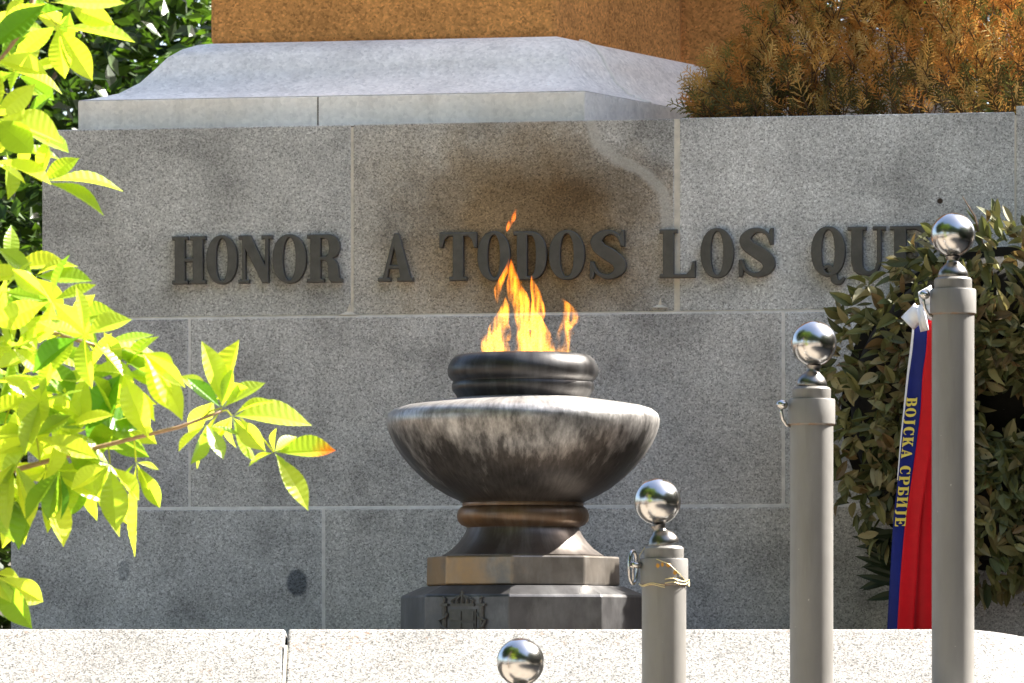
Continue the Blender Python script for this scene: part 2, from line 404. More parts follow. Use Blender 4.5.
G = {
 'H': ([[(0, 0), (.34, 0), (.34, .08), (.28, .08), (.28, .46), (.44, .46), (.44, .08), (.38, .08), (.38, 0), (.72, 0), (.72, .08), (.66, .08), (.66, .92), (.72, .92), (.72, 1), (.38, 1), (.38, .92), (.44, .92), (.44, .54), (.28, .54), (.28, .92), (.34, .92), (.34, 1), (0, 1), (0, .92), (.06, .92), (.06, .08), (0, .08)]], [], .72),
 'O': (ring(.68, .125), [], .68),
 'N': ([[(0, 0), (.24, 0), (.24, .08), (.16, .08), (.16, .70), (.52, 0), (.66, 0), (.66, .92), (.74, .92), (.74, 1), (.5, 1), (.5, .92), (.58, .92), (.58, .38), (.27, 1), (0, 1), (0, .92), (.08, .92), (.08, .08), (0, .08)]], [], .74),
 'R': ([[(0, 0), (.36, 0), (.36, .08), (.29, .08), (.29, .46), (.36, .46), (.42, .41), (.44, .3), (.44, .1), (.50, .0), (.74, 0), (.74, .08), (.68, .1), (.66, .34), (.62, .44), (.54, .5), (.64, .56), (.68, .66), (.69, .74), (.68, .83), (.62, .94), (.5, 1), (0, 1), (0, .92), (.07, .92), (.07, .08), (0, .08)],
        [(.29, .54), (.38, .54), (.45, .6), (.465, .73), (.44, .87), (.38, .92), (.29, .92)]], [], .74),
 'A': ([[(0, 0), (.27, 0), (.27, .08), (.2, .08), (.235, .26), (.43, .26), (.465, .08), (.40, .08), (.40, 0), (.74, 0), (.74, .08), (.69, .08), (.44, 1), (.34, 1), (.10, .08), (0, .08)],
        [(.255, .34), (.412, .34), (.34, .70)]], [], .74),
 'T': ([[(.20, 0), (.56, 0), (.56, .08), (.49, .08), (.49, .92), (.58, .92), (.66, .84), (.70, .68), (.76, .68), (.76, 1), (0, 1), (0, .68), (.06, .68), (.10, .84), (.18, .92), (.27, .92), (.27, .08), (.20, .08)]], [], .76),
 'D': ([[(0, 0)] + arc(.36, .5, .34, .5, -90, 90, 20, .9) + [(0, 1), (0, .92), (.07, .92), (.07, .08), (0, .08)],
        [(.29, .08)] + arc(.35, .5, .12, .42, -90, 90, 16, .9) + [(.29, .92)]], [], .70),
 'S': ([stroke(SPINE)], [[(.55, .66), (.62, .66), (.62, 1.0), (.57, 1.0), (.54, .93), (.545, .8)], [(.03, 0), (.08, 0), (.11, .07), (.12, .2), (.11, .36), (.03, .36)]], .66),
 'L': ([[(0, 0), (.72, 0), (.72, .34), (.66, .34), (.62, .17), (.54, .08), (.29, .08), (.29, .92), (.36, .92), (.36, 1), (0, 1), (0, .92), (.07, .92), (.07, .08), (0, .08)]], [], .72),
 'Q': (ring(.68, .125), [stroke([(.22, .13, .05), (.34, .20, .10), (.43, .06, .14), (.47, -.09, .15), (.57, -.13, .10), (.66, -.03, .05)])], .68),
 'U': ([[(0, 1), (0, .92), (.07, .92), (.07, .25), (.11, .1), (.20, .02), (.32, -.01), (.45, .0), (.56, .07), (.63, .22), (.64, .35), (.64, .92), (.72, .92), (.72, 1), (.47, 1), (.47, .92), (.55, .92), (.55, .28), (.51, .14), (.43, .09), (.36, .1), (.30, .17), (.29, .28), (.29, .92), (.36, .92), (.36, 1)]], [], .72),
 'E': ([[(0, 0), (.68, 0), (.70, .34), (.64, .34), (.58, .15), (.48, .08), (.29, .08), (.29, .46), (.37, .46), (.43, .36), (.49, .36), (.49, .66), (.43, .66), (.37, .54), (.29, .54), (.29, .92), (.46, .92), (.56, .85), (.60, .68), (.66, .68), (.66, 1), (0, 1), (0, .92), (.07, .92), (.07, .08), (0, .08)]], [], .70),
 'B': ([[(0, 0), (.44, 0), (.58, .03), (.66, .12), (.68, .26), (.65, .42), (.52, .52), (.62, .60), (.64, .74), (.61, .90), (.50, .98), (.42, 1), (0, 1), (0, .92), (.07, .92), (.07, .08), (0, .08)],
        [(.29, .08), (.38, .08), (.45, .16), (.46, .28), (.44, .40), (.38, .47), (.29, .47)], [(.29, .55), (.37, .55), (.42, .62), (.43, .74), (.41, .86), (.36, .92), (.29, .92)]], [], .68),
 'J': ([stroke(JSP)], [[(.10, .93), (.48, .93), (.48, 1.0), (.10, 1.0)]], .50),
 'C': ([stroke(CSP)], [[(.57, .66), (.63, .66), (.63, 1.0), (.58, 1.0), (.55, .9)]], .66),
 'K': ([[(0, 0), (.36, 0), (.36, .08), (.29, .08), (.29, .40), (.34, .45), (.47, .08), (.42, .08), (.42, 0), (.78, 0), (.78, .08), (.71, .08), (.47, .60), (.62, .92), (.70, .92), (.70, 1), (.44, 1), (.44, .92), (.51, .92), (.29, .52), (.29, .92), (.36, .92), (.36, 1), (0, 1), (0, .92), (.07, .92), (.07, .08), (0, .08)]], [], .78),
 'P': ([[(0, 0), (.36, 0), (.36, .08), (.29, .08), (.29, .43), (.46, .43), (.60, .48), (.67, .60), (.68, .73), (.66, .86), (.58, .96), (.46, 1), (0, 1), (0, .92), (.07, .92), (.07, .08), (0, .08)],
        [(.29, .51), (.38, .51), (.45, .6), (.46, .72), (.44, .85), (.38, .92), (.29, .92)]], [], .68),
 'b': ([[(0, 0), (.44, 0), (.60, .04), (.67, .16), (.68, .30), (.65, .44), (.56, .54), (.44, .57), (.29, .57), (.29, .92), (.48, .92), (.56, .84), (.58, .72), (.63, .72), (.63, 1), (0, 1), (0, .92), (.07, .92), (.07, .08), (0, .08)],
        [(.29, .08), (.38, .08), (.45, .16), (.46, .28), (.44, .41), (.38, .49), (.29, .49)]], [], .68),
 'I': ([[(0, 0), (.34, 0), (.34, .08), (.28, .08), (.28, .30), (.52, .78), (.52, .08), (.46, .08), (.46, 0), (.80, 0), (.80, .08), (.74, .08), (.74, .92), (.80, .92), (.80, 1), (.46, 1), (.46, .92), (.52, .92), (.52, .90), (.28, .44), (.28, .92), (.34, .92), (.34, 1), (0, 1), (0, .92), (.06, .92), (.06, .08), (0, .08)]], [], .80),
}
def glyph_mesh(ch, depth, bevel, extra_drop):
    """flat-lying letter mesh, unit height, front face towards +z"""
    main, extra, wd = G[ch]
    vs, fs = [], []
    for loops, dz in [(main, 0.0)] + [([e], -extra_drop) for e in extra]:
        cu = bpy.data.curves.new('glyph', 'CURVE'); cu.dimensions = '2D'; cu.fill_mode = 'BOTH'
        cu.extrude = depth / 2; cu.bevel_depth = bevel; cu.bevel_resolution = 1; cu.offset = -bevel
        for lp in loops:
            sp = cu.splines.new('POLY'); sp.points.add(len(lp) - 1)
            for p, q in zip(sp.points, lp): p.co = (q[0], q[1], 0, 1)
            sp.use_cyclic_u = True
        ob = bpy.data.objects.new('glyph', cu)
        me = bpy.data.meshes.new_from_object(ob)
        n = len(vs)
        vs += [(v.co.x, v.co.y, v.co.z + dz) for v in me.vertices]; fs += [tuple(i + n for i in p.vertices) for p in me.polygons]
        bpy.data.objects.remove(ob); bpy.data.curves.remove(cu); bpy.data.meshes.remove(me)
    return vs, fs, wd

LET = [('H', 172, 206), ('O', 206.5, 237.5), ('N', 238.5, 272.5), ('O', 272.5, 306.5), ('R', 307, 342.5), ('A', 378, 413.5), ('T', 439.5, 477), ('O', 477.5, 510.5), ('D', 513.5, 547),
       ('O', 549, 585), ('S', 588, 627), ('L', 659.5, 695.5), ('O', 700.5, 734), ('S', 737, 776), ('Q', 811, 845.5), ('U', 847.5, 886), ('E', 890, 930)]
LZ, LH = 3.341, .228
for ch, xa, xb in LET:
    vs, fs, wd = glyph_mesh(ch, .13, .02, .01)
    u0, u1 = U(xa, -.03), U(xb, -.03); sc = (u1 - u0) / wd
    o = MB(); o.add([(u0 + x * sc, -.019 - z * LH, LZ + y * LH) for x, y, z in vs], fs)
    o.build('letter', M['letter'], wall, label='dark bronze letter ' + ch)

# ---- stepped granite ledge in front of the urn, sloping coping in full sun
led = empty('granite_ledge', (0, 18.82, 0), 0, label='sunlit pale granite ledge with sloping face in front of the urn', cat='ledge')
ltop = EYE + (HZ - 629) / F * 18.92
def lx(px): return (px - 512) / F * 18.75
def ledge_piece(xa, xb, end=False):
    b = MB(); n = 40 if end else 1; rows = []
    for i in range(n + 1):
        t = i / n; x = xa + (xb - xa) * t
        e_ = max(0, (x - lx(968)) / (lx(1075) - lx(968))); drop = .075 * e_ ** 1.6 if end else 0; back = .10 * e_ * e_ if end else 0
        rows.append([(x, -.32 + back, -.19), (x, -.32 + back, 1.31 - drop), (x, .09 + back, ltop - .012 - drop), (x, .105 + back, ltop - drop), (x, .33, ltop - .03 - drop), (x, .33, -.19)])
    vs = [p for r in rows for p in r]; fs = []
    for i in range(n):
        for k in range(6): fs.append((i * 6 + k, (i + 1) * 6 + k, (i + 1) * 6 + (k + 1) % 6, i * 6 + (k + 1) % 6))
    fs += [tuple(range(6)), tuple(n * 6 + k for k in range(5, -1, -1))]
    b.add(vs, fs); return b.build('stone_block', M['ledge'], led, bevel=.012, seg=3)
for a, b_, e in ((-900, -330, 0), (-327, 283.5, 0), (286, 1075, 1)): ledge_piece(lx(a), lx(b_), e)
b = MB(); x0_, x1_ = lx(283.3), lx(286.2)
b.add([(x, y, z) for x in (x0_, x1_) for y, z in ((-.31, -.18), (-.31, 1.305), (.02, ltop - .068), (.02, -.18))], [(0, 1, 2, 3), (7, 6, 5, 4), (0, 4, 5, 1), (1, 5, 6, 2), (2, 6, 7, 3), (3, 7, 4, 0)])
b.build('mortar', M['mortar'], led)

# ---- pedestal of the monument on the wall top
ped = empty('monument_pedestal', wallpt(0, 0, z3 - .02) , -ALPHA, label='ochre stone pedestal on a grey moulded base above the inscription', cat='pedestal')
zb = 0.0                                             # pedestal z is local: 0 = wall top
fv = .16                                             # fascia set back from wall face
uL, uRt = U(78, fv), U(585, fv)
fh = EYE + (HZ - 91) / F * (WY + fv - U(585, fv) * SA) - (z3 - .02)    # fascia top height
prof = [(0, 0), (0, fh), (.09, fh + .012), (.30, fh + .05), (.46, fh + .11), (.58, fh + .185), (.67, fh + .245), (.78, fh + .29), (.90, fh + .318), (1.0, fh + .33)]
SFm = .50; sv0 = fv + SFm + .03
SD = (.42, .907)                                     # the side runs back at an open angle
uT = U(555, sv0) + .012
def foot(s):
    ru, rv = lerp(uRt, uT, s), fv + SFm * s
    return [(uL + .54 * s, rv), (ru, rv), (ru + 1.5 * SD[0], rv + 1.5 * SD[1]), (ru + 1.5 * SD[0], 4.2), (uL + .54 * s, 4.2)]
def loft(levels, name, mat, **kw):
    b = MB(); n = len(levels[0][0]); vs = [(x, y, z) for pts, z in levels for x, y in pts]; fs = []
    for i in range(len(levels) - 1):
        for k in range(n): fs.append((i * n + k, i * n + (k + 1) % n, (i + 1) * n + (k + 1) % n, (i + 1) * n + k))
    fs += [tuple(range(n - 1, -1, -1)), tuple((len(levels) - 1) * n + k for k in range(n))]
    b.add(vs, fs); return b.build(name, mat, ped, **kw)
loft([(foot(0), 0), (foot(0), fh)], 'fascia', M['fascia'], bevel=.006)
loft([(foot(s + .003), z + (.001 if i == 0 else 0)) for i, (s, z) in enumerate(prof[1:])], 'moulding', M['marble'], autosmooth=50)
jb = MB(); ju = U(318, fv); jb.box(ju - .003, ju + .003, fv - .002, fv + .05, .002, fh - .004); jb.build('mortar', M['darkjoint'], ped)
def sidept(s, z, d):
    ru, rv = lerp(uRt, uT, s), fv + SFm * s
    return (ru + d * SD[0], rv + d * SD[1], z)
jb = MB(); jb.tube([sidept(s, z, lerp(.58, .20, s) + .012 * math.sin(s * 9)) for s, z in prof[1:]], .010, 8); jb.build('mortar', M['lime'], ped, smooth=True, label='pale S-curved joint on the shaded side of the moulding')
mtop = fh + .33
def shaft(pts, h, r):
    z = mtop - .004
    return loft([(pts, z), (pts, z + h)], 'shaft', M['ochre'], bevel=r, seg=4)
su0, su1 = U(210, sv0), U(555, sv0)
e1 = (su1 + .48 * SD[0], sv0 + .48 * SD[1])
shaft([(su0, sv0), (su1, sv0), e1, (e1[0], 3.2), (su0, 3.2)], 3.2, .035)
f0 = (e1[0] + .004, e1[1] + .012); f1 = (f0[0] + .66 * SD[0], f0[1] + .66 * SD[1])
shaft([(f0[0] - .3, f0[1]), f0, f1, (f1[0], 3.6), (f0[0] - .3, 3.6)], 3.1, .02)
shaft([(f1[0] - .2, f1[1] + .10), (f1[0] + .55, f1[1] + .10), (f1[0] + .55, 3.7), (f1[0] - .2, 3.7)], 3.0, .02)
# cut stone lying against the recessed front, glimpsed through the shrub
b = MB(); uu = U(800, 2.2); b.box(uu - .2, uu + .75, 1.95, 2.3, .0, Z(780, 30, 1.95) - z3 + .02); b.build('plinth', M['marble'], ped, bevel=.03)

# ================================================================== URN
UX, UY = (523 - 512) / F * 20, 20.0
def uz(py): return EYE + (HZ - py) / F * UY
def ur(r): return r / F * UY
urn = empty('flame_urn', (UX, UY, 1.42), 0, label='weathered bronze flame urn with wide bowl on an octagonal plinth', cat='urn')
def turned(name, prof, mat, n=96, sm=40, rot=0.0):
    b = MB(); b.lathe([(ur(r), uz(y) - 1.42) for r, y in prof], n, rot)
    return b.build(name, mat, urn, autosmooth=sm)
mb_bowl = bronze('bowl_bronze', (.052, .048, .046), (.38, .365, .35), None, (uz(500) - 1.42, uz(412) - 1.42))
mb_dark = bronze('rim_bronze', (.028, .026, .026), (.10, .10, .10), None, False)
mb_drum = bronze('drum_bronze', (.13, .115, .10), (.30, .28, .26), (.36, .20, .07), False)
mb_foot = bronze('foot_bronze', (.075, .062, .055), (.22, .20, .185), None, False)
mb_ring = bronze('ring_bronze', (.085, .055, .035), (.20, .17, .14), (.26, .13, .05), False)
mb_plin = bronze('plinth_bronze', (.07, .068, .07), (.20, .20, .20), None, False)
turned('rim', [(r, y + 2.5) for r, y in [(0.01, 372), (52, 372), (58, 362), (61, 353.5), (64, 352.6), (67, 353.4), (71, 357), (74.5, 362.5), (75.8, 368), (75, 373.5), (72.5, 377), (70.5, 378.5), (70, 380), (71.2, 381.5), (71.4, 385), (70.5, 388.5), (68, 391.5), (66, 395), (65, 399), (65, 405), (0.01, 405)]], mb_dark)
turned('bowl', [(r * 1.01, y) for r, y in [(.01, 398.5), (66.5, 398.5), (72, 399.5), (85, 401.2), (103, 403.8), (118, 406.3), (128, 409.5), (133.5, 414), (135.5, 419.5), (135, 426), (132.5, 434), (128, 444), (121, 455), (112, 466), (101, 477), (88, 487.5), (75, 495.5), (64, 500.5), (60, 503), (.01, 503)]], mb_bowl)
turned('collar', [(.01, 502), (60, 502), (61, 504), (60.5, 506.5), (62.5, 507.5), (65, 510.5), (66.3, 515.5), (65.3, 521), (62, 525), (58, 526.5), (56, 528), (.01, 528)], mb_ring)
turned('foot', [(.01, 527), (56, 527), (57, 531), (60, 536.5), (65, 543), (71, 549), (78, 554), (81, 555.5), (81, 559), (.01, 559)], mb_foot)
def octagon(name, prof, mat, rot, bevel):
    b = MB(); b.lathe([(ur(r), uz(y) - 1.42) for r, y in prof], 8, R(rot))
    return b.build(name, mat, urn, bevel=bevel)
octagon('drum', [(.01, 557), (97, 557), (97.5, 586), (.01, 586)], mb_drum, -6.5, .008)
pl = octagon('plinth', [(.01, 586), (101, 586.5), (122, 595.5), (123.5, 598), (124, 660), (124, 690), (.01, 690)], mb_plin, -6.5, .004)
# crest in relief on the left front facet of the plinth
cr = MB()
a0, a1 = R(-6.5 - 45), R(-6.5)
pa = Vector((ur(123.9) * math.sin(a0), -ur(123.9) * math.cos(a0), 0)); pb = Vector((ur(123.9) * math.sin(a1), -ur(123.9) * math.cos(a1), 0))
fd = (pb - pa).normalized(); fn = Vector((fd.y, -fd.x, 0)).normalized()
if fn.y > 0: fn = -fn
mid = pa + (pb - pa) * .46
def cp(x, y, d): return mid + fd * (x / 226) + fn * d + Vector((0, 0, uz(609 - y) - 1.42))     # x, y in photo px about the crest's centre
def relief(poly, d):
    n = len(poly); vs = [cp(x, y, d) for x, y in poly] + [cp(x, y, -.004) for x, y in poly]
    cr.add(vs, [tuple(range(n))] + [(i, i + n, (i + 1) % n + n, (i + 1) % n) for i in range(n)])
relief([(-15, -1), (15, -1), (15, -20), (12, -26), (6, -30), (0, -31), (-6, -30), (-12, -26), (-15, -20)], .006)        # shield
for q in ((-13, -3, -1.2, -12), (1.2, -3, 13, -12), (-13, -14.5, -1.2, -24), (1.2, -14.5, 13, -24)):                      # its quarters
    relief([(q[0], q[1]), (q[2], q[1]), (q[2], q[3]), (q[0], q[3])], .011)
relief([(-13, 2), (13, 2), (13, 4.5), (-13, 4.5)], .010)                                                                # crown band
for i in range(5):
    x = -11 + i * 5.5; cr.tube([cp(x, 4.5, .006), cp(x * 1.1, 9 - abs(i - 2) * .8, .011), cp(x * .45, 12.5 - abs(i - 2) * .5, .009), cp(0, 13, .006)], .0055, 6)
cr.tube([cp(0, 13, .006), cp(0, 17, .006)], .007, 6); cr.tube([cp(-2.5, 15.5, .006), cp(2.5, 15.5, .006)], .005, 6)
for s in (-1, 1):                                                                                                       # columns with scrolls
    cr.tube([cp(s * 21, -30, .004), cp(s * 21, 2, .004)], .012, 8)
    relief([(s * 21 - 4.5, 2), (s * 21 + 4.5, 2), (s * 21 + 4.5, 4.5), (s * 21 - 4.5, 4.5)], .013)
    cr.tube([cp(s * 16, -22, .005), cp(s * 23, -18, .014), cp(s * 26, -12, .010), cp(s * 19, -9, .013), cp(s * 17, -5, .006)], .007, 6)
    cr.tube([cp(s * 21, 4.5, .008), cp(s * 20, 9, .01), cp(s * 22, 11, .008)], .006, 6)
cr.build('crest', M['letter'], urn, smooth=False, label='small heraldic crest in relief')

# ---- flame
fm = bpy.data.materials.new('flame'); fm.use_nodes = True; n = fm.node_tree
n.nodes.remove(n.nodes['Principled BSDF'])
c = objco(n); em = N(n, 'ShaderNodeEmission')
sx = N(n, 'ShaderNodeSeparateXYZ'); n.links.new(c, sx.inputs[0])
rag = noise(n, objco(n, (42, 42, 7)), 1.0, 4, .6)
stg = ramp(n, rag, [(.40, .0), (.50, .45), (.63, 2.4)])
hot = math_(n, 'MULTIPLY', sx.outputs[2], 2.3)
n.links.new(ramp(n, hot, [(0.0, (1, .37, .022)), (.5, (1, .31, .014)), (1.0, (1, .18, .006))]), em.inputs[0])
n.links.new(math_(n, 'MULTIPLY', stg, 17.0), em.inputs[1])
n.links.new(em.outputs[0], n.nodes['Material Output'].inputs['Volume'])
flame = empty('flame', (UX, UY, uz(356)), 0, label='orange and yellow gas flame burning in the urn', cat='flame')
def tongue(pts, yoff, seed, flat=.5, name='flame_tongue'):
    """pts: (px centre, py, half width px) from base to tip"""
    rnd = random.Random(seed); pp = catmull(pts, 6); b = MB(); n = 14; vs, fs = [], []
    ph = [rnd.uniform(0, 6.28) for _ in range(4)]
    for i, (px, py, hw) in enumerate(pp):
        t = i / (len(pp) - 1); hw = max(hw * 1.0, .15)
        for k in range(n):
            a = 2 * math.pi * k / n
            rr = 1 + .12 * math.sin(3 * a + ph[0] + t * 7) + .09 * math.sin(5 * a + ph[1] - t * 9) + .07 * math.sin(2 * a + ph[2] + t * 17)
            x = (px + hw * rr * math.cos(a) - 523) / F * UY
            y = yoff + hw * rr * flat * math.sin(a) / F * UY + .015 * math.sin(t * 5 + ph[3])
            vs.append((x, y, uz(py) - uz(356)))
    for i in range(len(pp) - 1):
        for k in range(n): fs.append((i * n + k, i * n + (k + 1) % n, (i + 1) * n + (k + 1) % n, (i + 1) * n + k))
    fs += [tuple(range(n - 1, -1, -1)), tuple((len(pp) - 1) * n + k for k in range(n))]
    b.add(vs, fs); return b.build(name, fm, flame, smooth=True)
tongue([(497, 357, 14), (495, 348, 13.5), (494, 339, 11.5), (499, 328, 9.5), (503, 317, 7), (505, 307, 4), (505.5, 297, .3)], -.05, 1)
tongue([(498, 304, .3), (497, 298, 2.2), (497.5, 289, 3.4), (502, 279, 3.6), (507, 269, 2.4), (509, 258, .3)], .02, 2, .7)
tongue([(536, 357, 19), (536, 347, 18), (534, 335, 16.5), (531, 322, 14), (526, 309, 12), (519, 296, 10.5), (514, 284, 7.5), (512, 272, 4.5), (511, 258, .3)], .03, 3, .45)
tongue([(530, 330, 5), (537, 318, 8), (538, 306, 6.5), (536, 295, 5), (533, 285, 3), (531.5, 276, .3)], -.04, 4, .6)
tongue([(548, 357, 8), (547, 346, 7.5), (543, 334, 6), (540, 322, 4), (541, 310, .3)], .08, 5, .6)
tongue([(563, 357, 9), (562, 347, 8), (563, 336, 7.5), (567, 325, 8), (571, 315, 7), (568, 306, 5), (562, 298, .4)], 0, 6, .2)
tongue([(520, 356, 6), (521, 344, 5), (519, 333, 3.5), (522, 322, .3)], -.09, 11, .6)
tongue([(486, 352, 4), (483, 343, 3), (481, 336, .3)], .05, 12, .6)
tongue([(507, 340, 3), (509, 330, 2.5), (508, 321, .3)], .07, 14, .6)
tongue([(568, 330, 2), (574, 322, 4), (580, 314, .3)], .02, 8, .5)
tongue([(506.5, 232, .3), (508.5, 227, 2.2), (511.5, 221, 3.2), (514, 215, 2.2), (516.5, 208, .3)], .0, 7, .6, 'flame_lick')

# ================================================================== POSTS
rs = 46 / F * 16.5 / 2
balls = [(520.5, 662, 16.1), (657.5, 501.5, 16.5), (814, 343.5, 16.9), (953, 235, 17.3)]
HB = 1.76
labels = ['grey post at the bottom of the frame with only its steel ball showing', 'shortest visible grey post with yellow wire round its cap', 'grey ball-topped post of middle height between two others', 'tallest grey ball-topped post beside the blue and red ribbon']
def post_mesh(cls):
    b = MB(); r = rs
    z = lambda dy: HB - dy / F * 16.5               # dy: photo px below the ball centre
    q = lambda px: px / F * 16.5
    if cls == 'shaft': b.lathe([(.001, 0), (r * .965, 0), (r * .965, z(80)), (.001, z(80))], 48)
    if cls == 'cap': b.lathe([(.001, z(84)), (r * .99, z(84)), (r * 1.05, z(82.5)), (r * 1.05, z(58.5)), (r * 1.02, z(57)), (.001, z(57))], 48)
    if cls == 'collar': b.lathe([(.001, z(57.2)), (q(19.5), z(57.2)), (q(19.8), z(56)), (q(19.8), z(47)), (q(18), z(45)), (q(15), z(44)), (.001, z(44))], 40)
    if cls == 'finial': b.lathe([(.001, z(44.2)), (q(15.5), z(44.2)), (q(16), z(42)), (q(15), z(38.5)), (q(12.5), z(34)), (q(8.5), z(30.5)), (q(6.5), z(28.5)), (q(6.2), z(26)), (q(8.2), z(22.5)), (.001, z(22))], 40)
    if cls == 'ball':
        R0 = q(23.3)
        b.lathe([(max(R0 * math.sin(math.pi * i / 36), .0001), HB - R0 * math.cos(math.pi * i / 36)) for i in range(37)], 64)
    return b.mesh(cls)
kinds = [('shaft', 'paint', 30), ('cap', 'paint', 30), ('collar', 'paint', 30), ('finial', 'dullsteel', 50), ('ball', 'steel', 180)]
pm = {}
for k, m_, sm in kinds:
    me = post_mesh(k); me.materials.append(M[m_])
    for p in me.polygons: p.use_smooth = True
    if sm < 180: me.set_sharp_from_angle(angle=R(sm))
    pm[k] = me
posts = []
for (px, py, Y), lb in zip(balls, labels):
    p = P(px, py, Y)
    o = empty('barrier_post', (p.x, p.y, p.z - HB), 0, label=lb, cat='post', group='ball-topped barrier posts in a rising row')
    posts.append(o)
    bend = {1: 6.5, 2: -2.5}.get(len(posts) - 1, 0) / F * 16.5        # the bent ones carry their ball off centre
    o.location.x += bend
    for k, _, _ in kinds:
        c_ = bpy.data.objects.new(k, pm[k]); COL.objects.link(c_); c_.parent = o
        if bend and k == 'ball': c_.location = (-bend, 0, 0)
        if bend and k == 'finial':
            th = -math.atan2(bend, 22 / F * 16.5); zp = HB - 44 / F * 16.5
            c_.rotation_euler = (0, th, 0); c_.location = (-math.sin(th) * zp, 0, zp - math.cos(th) * zp)
pq = lambda px: px / F * 16.5
# hooks
def hook(post, big=False):
    b = MB(); zc = HB - pq(85)
    b.tube([(-pq(21), -.01, zc), (-pq(26), -.02, zc + pq(1)), (-pq(30), -.025, zc + pq(7)), (-pq(31.5), -.025, zc + pq(15)), (-pq(31), -.025, zc + pq(19))], pq(1.7), 10)
    h = b.build('hook', M['steel'], post, smooth=True)
    k = MB(); R0 = pq(6)
    k.lathe([(max(R0 * math.sin(math.pi * i / 16), .0001), zc + pq(22) - R0 * .85 * math.cos(math.pi * i / 16)) for i in range(17)], 20, 0, -pq(30.5), -.025)
    k.build('knob', M['steel'], h, smooth=True)
hook(posts[2]); hook(posts[3])
# wire and round clip on the second post
p1 = posts[1]; b = MB(); zc = HB - pq(66)
def onring(a, dz, r=rs * 1.085): return (r * math.sin(a), -r * math.cos(a), zc + pq(dz))
for d0, d1 in ((-16, -17), (-12, -19)):
    b.tube([onring(2 * math.pi * i / 40, lerp(d0, d1, i / 40) + 1.2 * math.sin(i * .9)) for i in range(41)], .0014, 6)
b.tube([onring(R(-88), 3), onring(R(-80), 12), onring(R(-70), 20, rs * .9)], .0014, 6)
b.tube([onring(R(-20), 8, rs * 1.075), onring(R(10), 3), onring(R(40), -8), onring(R(62), -15)], .0014, 6)
b.tube([onring(R(62), -15), onring(R(85), -19), onring(R(92), -12)], .0018, 6)
b.build('wire', M['wire'], p1, smooth=True)
b = MB(); hx = -rs * 1.05 - pq(7); zz = zc + pq(0)
ringpts = [(hx + pq(4.2) * math.cos(t) , -.03 + pq(9) * math.cos(t) * .6, zz + pq(16.5) * math.sin(t)) for t in [2 * math.pi * i / 32 for i in range(33)]]
b.tube(ringpts, pq(1.5), 8, False)
b.tube([(hx - pq(3), -.035, zz + pq(3)), (hx + pq(8), -.03, zz + pq(2))], pq(3.2), 12); b.tube([(hx, -.03, zz - pq(15)), (hx, -.03, zz + pq(15))], pq(.9), 6)
b.build('clip', M['steel'], p1, smooth=True, label='round chromed clip on the side of the cap')
b = MB()
for s, (xa, zb_, w_) in enumerate(((-9, 1, 4), (-4, 2, 3), (1, 1.5, 5), (8, -6, 5))):
    a_ = math.asin(max(-1, min(1, xa / 24.5)))
    b.add([onring(a_ + dx / 24.5, zb_ + dz, rs * 1.056) for dx, dz in ((0, 0), (w_ * .5, -2.2), (w_, -.4), (w_ * .9, 2), (w_ * .3, 3))], [(0, 1, 2, 3, 4)])
b.build('rust_mark', simple('rust', (.45, .22, .03), .8), p1, clean=False)

# stepped kerb stones below the frame that carry the posts
st = empty('stone_steps', (posts[0].location.x, 16.1, -.2), 0, label='stepped granite kerb below the row of posts', cat='steps')
for i, o in enumerate(posts[1:]):
    l = o.location; b = MB(); dz = st.location
    b.box(l.x - dz.x - .27, l.x - dz.x + .26 + (.5 if i == 2 else 0), l.y - dz.y - .3, l.y - dz.y + .3, 0.002, l.z - dz.z)
    b.build('stone_block', M['ledge'], st, bevel=.012)

# ================================================================== FOLIAGE
def frame(d, nrm):
    d = d.normalized(); s = d.cross(nrm)
    if s.length < 1e-4: s = d.orthogonal()
    s.normalize(); return d, s, s.cross(d).normalized()
def leaf(mb, base, d, nrm, L, W, fold=.2, droop=.2, seg=8, peak=.6, pleat=0, tint=(1, 1, 1), tip=None):
    d, s, n_ = frame(d, nrm); vs, fs, cols = [], [], []
    q_ = 1.2 if pleat else .9; a = peak / (1 - peak) * q_
    mx = peak ** a * (1 - peak) ** q_
    for i in range(seg + 1):
        t = i / seg
        wd = W / 2 * ((t ** a * (1 - t) ** q_) / mx if 0 < t < 1 else .03)
        c = base + d * (L * (t - .12 * droop * t * t)) - n_ * (droop * L * t * t)
        pz = pleat * L * (1 if i % 2 else -1)
        for x in (-1, -.5, 0, .5, 1):
            vs.append(c + s * (wd * x) + n_ * (abs(x) * wd * fold * 2 + pz * abs(x) * min(1, wd / W * 3)))
            if tip:
                k_ = max(0, min(1, (t - .58 + .14 * x + .05 * math.sin(i * 2.3 + x * 5)) * 3.2)); cols.append(tuple(lerp(tint[q], tip[q], k_) for q in range(3)))
            else: cols.append(tint)
    for i in range(seg):
        for k in range(4): fs.append((i * 5 + k, i * 5 + k + 1, (i + 1) * 5 + k + 1, (i + 1) * 5 + k))
    nn = len(mb.v); mb.v += [tuple(v) for v in vs]; mb.f += [tuple(j + nn for j in f) for f in fs]; mb.c += cols

rnd = random.Random(11)
